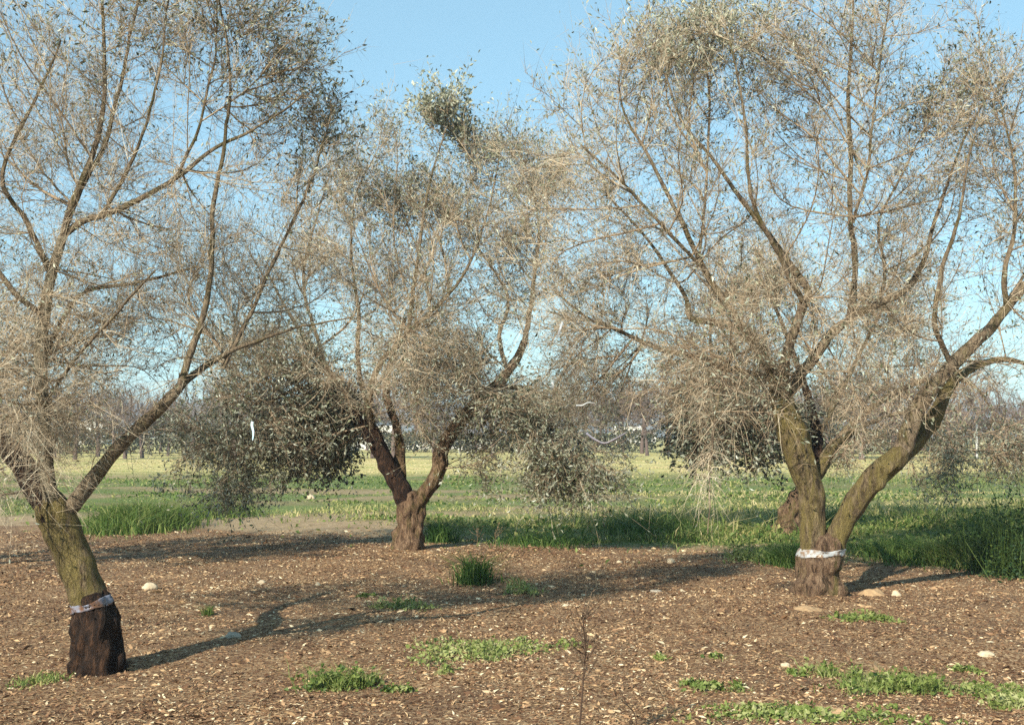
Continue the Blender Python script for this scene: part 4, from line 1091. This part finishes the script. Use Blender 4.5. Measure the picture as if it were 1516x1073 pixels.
# ------------------------------------------------------------------ far background: trees, hedge, houses, wall, posts, hills
def far_tree_meshes(seed, leafy):
    rg = np.random.default_rng(seed)
    tb = Buf(); H = 5.5
    pts = np.array([[0, 0, -.2], [.1, 0, 1.0], [.15, .1, 2.2]]); pp, rr = catmull(pts, np.array([.16, .13, .09]), .4)
    V, F = tube_grid(pp, rr, 7, gnarl=.1, flute=.1, seed=seed)
    trunk = mesh_np("trunk", V, F, {"tint": np.full(len(V), .2)}, True)
    n = 150
    u = norm(rg.normal(size=(n, 3))) * rg.random((n, 1)) ** .4
    A = np.array([0, 0, 3.4]) + u * np.array([2.3, 2.3, 2.0]); A = A[A[:, 2] > 1.0]
    Pn, par, order = grow(A, pp, pp[:, 2] * .5, .5)
    cnt = np.ones(len(Pn))
    for i in order[::-1]: cnt[par[i]] += cnt[i]
    for i in order:
        V, F = tube_grid(np.array([Pn[par[i]], Pn[i]]), np.array([1, .9]) * .012 * cnt[i] ** .45, 3, cap=False)
        tb.add(V, F, .35)
    idx = np.repeat(order, 9)
    t = rg.random((len(idx), 1)); bp = Pn[idx] * t + Pn[par[idx]] * (1 - t)
    D = norm(norm(Pn[idx] - Pn[par[idx]]) * .6 + rg.normal(size=(len(idx), 3)) * .5 + np.array([0, 0, .4]))
    V, F, p3 = twig_strands(bp, D, rg.uniform(.3, .9, len(idx)), rg.normal(0, .15, (len(idx), 3)), np.full(len(idx), .009), 3, rg)
    tb.add(V, F, np.repeat(rg.random(len(idx)), len(V) // len(idx)))
    crown = tb.mesh("crown")
    fol = None
    if leafy:
        nl = 2600; k = rg.integers(0, len(idx), nl); c = p3[k, 1] * .5 + p3[k, 2] * .5 + rg.normal(0, .1, (nl, 3))
        V, F = leaf_quads(c, norm(rg.normal(size=(nl, 3))), rg.uniform(.12, .3, nl), rg.uniform(.04, .09, nl), rg)
        lb = Buf(); lb.add(V, F, np.repeat(rg.random(nl), 4)); fol = lb.mesh("foliage")
    return trunk, crown, fol
protos = [far_tree_meshes(300 + i, i % 3 == 2) for i in range(5)]
FARL = {False: "leafless purplish grey tree on the far field edge", True: "thinly leaved dark tree on the far field edge"}
def far_tree(x, y, s, k, rot):
    tr, cr, fo = protos[k]
    leafy = fo is not None
    pxx = x / y * FPX + 758
    reg = "at the far left" if pxx < 420 else ("behind the middle tree" if pxx < 800 else ("between middle and right trees" if pxx < 1100 else "at the far right"))
    root = empty("bare_tree" if not leafy else "leafy_tree", (x, y, 0), FARL[leafy] + " " + reg, "tree", ("leafless" if not leafy else "leafy") + " field edge trees " + reg)
    root.scale = (s, s, s); root.rotation_euler = (0, 0, rot)
    for nm, me, mt in (("trunk", tr, 'far_twig'), ("crown", cr, 'far_twig'), ("foliage", fo, 'far_leaf')):
        if me is None: continue
        o = link(nm, me, M[mt], root)
        if nm != "trunk": o["kind"] = "stuff"
xr = np.random.default_rng(77)
for i in range(70):
    px = -20 + i * 22.5 + xr.uniform(-14, 14)
    Y = xr.uniform(85, 150)
    s = xr.uniform(.8, 1.35) * (1.15 if 850 < px < 1000 or px > 1150 else 0.95)
    far_tree((px - 758) / FPX * Y, Y, s, int(xr.integers(0, 5)), xr.random() * 6.28)

def box(name, x0, x1, y0, y1, z0, z1, mat, parent=None, off=(0, 0, 0)):
    V = np.array([(x, y, z) for z in (z0, z1) for y in (y0, y1) for x in (x0, x1)], float) - np.array(off)
    F = [[0, 2, 3, 1], [4, 5, 7, 6], [0, 1, 5, 4], [2, 6, 7, 3], [0, 4, 6, 2], [1, 3, 7, 5]]
    return link(name, mesh_np(name, V, F), M[mat], parent)

def house(px, Y, w, h, label, gable=False, d=8):
    x = (px - 758) / FPX * Y
    r = empty("white_house", (x, Y, 0), label, "house", "white houses beyond the field")
    box("wall", -w / 2, w / 2, 0, d, -.3, h, 'white_wall', r)
    if gable:
        V = [(-w / 2 - .4, -.4, h), (w / 2 + .4, -.4, h), (w / 2 + .4, d + .4, h), (-w / 2 - .4, d + .4, h), (-w / 2 - .4, d / 2, h + 2), (w / 2 + .4, d / 2, h + 2)]
        me = bpy.data.meshes.new("roof"); me.from_pydata(V, [], [(0, 1, 5, 4), (2, 3, 4, 5), (0, 4, 3), (1, 2, 5), (0, 3, 2, 1)]); me.update()
        link("roof", me, M['roof'], r)
    else:
        box("parapet", -w / 2 - .15, w / 2 + .15, -.15, d + .15, h + .003, h + .35, 'white_wall', r)
    k = max(1, int(w // 4))
    for i in range(k):
        xx = -w / 2 + (i + .5) * w / k
        box("window", xx - .5, xx + .5, -.06, -.004, 1.0, 2.2, 'window', r)
    return r
house(527, 260, 5.5, 4.6, "small bright white house seen past the middle tree's left limb")
house(556, 300, 9, 3.6, "longer low white house just right of the small bright one")
house(932, 290, 6.5, 3.4, "white house seen between the middle and right trees")
house(962, 330, 3, 2.6, "smaller flat white house beside the one between the trees")
house(135, 240, 5, 4.0, "little white house behind the leaning tree's twigs")
house(1020, 350, 6, 4.0, "far white shed left of the half-hidden leaning tree")

wl = box("field_wall", -18, 2, 0, .35, -.2, 1.0, 'post'); wl.location = (0, 150, 0); wl.location.x = -4
tag(wl, "low pale wall along the far edge of the field behind the middle tree", "wall")

def post(px, Y, h, label):
    p = P(px, HZ, Y)
    V, F = tube_grid(np.array([[0, 0, -.2], [0, 0, h * .5], [0.03, 0, h]]), np.array([.085, .08, .07]), 8)
    o = link("fence_post", mesh_np("fence_post", V, F, None, True), M['post']); o.location = (p[0], Y, 0)
    tag(o, label, "post", "pale posts at the field edge")
post(1446, 92, 2.4, "pale post at the field edge below the right tree's far limb")
post(1214, 92, 2.3, "pale post at the field edge seen between the right tree's stems")
post(1077, 90, 1.0, "short pale post in the field left of the right tree")

def hedge(x0, x1, Y, h, label, seed, n):
    rg = np.random.default_rng(seed)
    X = rg.uniform(x0, x1, n); Yy = Y + rg.normal(0, 1.2, n)
    top = h * (0.55 + 0.9 * fbm(X, Yy * 0, 6.0, seed))
    Z = top * rg.random(n) ** .7
    D = norm(rg.normal(size=(n, 3)) + np.array([0, 0, .3]))
    L = rg.uniform(.15, .4, n)
    V, F = leaf_quads(np.stack([X, Yy, Z], -1), D, L, L * rg.uniform(.2, .45, n), rg)
    b = Buf(); b.add(V, F, np.repeat(rg.random(n), 4))
    c = ((x0 + x1) / 2, Y, 0)
    o = link("hedge", b.mesh("hedge", c), M['far_leaf']); o.location = c
    tag(o, label, "hedge", "scrub along the far field edge")
hedge(-50, -14, 118, 2.2, "dark scrub hedge at the far field edge behind the left tree", 1, 12000)
hedge(-14, 14, 126, 1.7, "low scrub hedge at the far field edge behind the middle tree", 2, 9000)
hedge(14, 60, 112, 2.6, "scrub hedge at the far field edge behind the right trees", 3, 15000)

def hills():
    xs = np.linspace(-1500, 1500, 160); V = []; F = []
    base = 1400
    for j, (dy, k) in enumerate(((-300, 0), (-120, .55), (0, 1), (200, .7), (500, 0))):
        z = (14 + 30 * fbm(xs, xs * 0, 420, 9) + 6 * fbm(xs, xs * 0, 60, 3)) * k - (1 if k == 0 else 0)
        for x, zz in zip(xs, z): V.append((x, base + dy, zz))
    for j in range(4):
        for i in range(159):
            a = j * 160 + i; F.append([a, a + 1, a + 161, a + 160])
    o = link("hills", mesh_np("hills", V, F, None, True), mat_plain("hill_scrub", (0.14, 0.14, 0.10), .95, .3, .03), kind="structure")
    o["label"] = "low hazy hills on the horizon"
hills()

# ------------------------------------------------------------------ air
hz = box("haze", -1700, 1700, -40, 2100, -3.0, 52, 'soil')
hz.data.materials.clear()
hm = bpy.data.materials.new("haze_air"); hm.use_nodes = True; hm.node_tree.nodes.clear()
ho = hm.node_tree.nodes.new("ShaderNodeOutputMaterial")
hv = hm.node_tree.nodes.new("ShaderNodeVolumePrincipled")
hv.inputs["Color"].default_value = (0.66, 0.80, 0.98, 1)
hv.inputs["Density"].default_value = 0.0005
hm.node_tree.links.new(hv.outputs[0], ho.inputs["Volume"])
hz.data.materials.append(hm)
hz["kind"] = "stuff"
hz["label"] = "thin pale haze over the field"
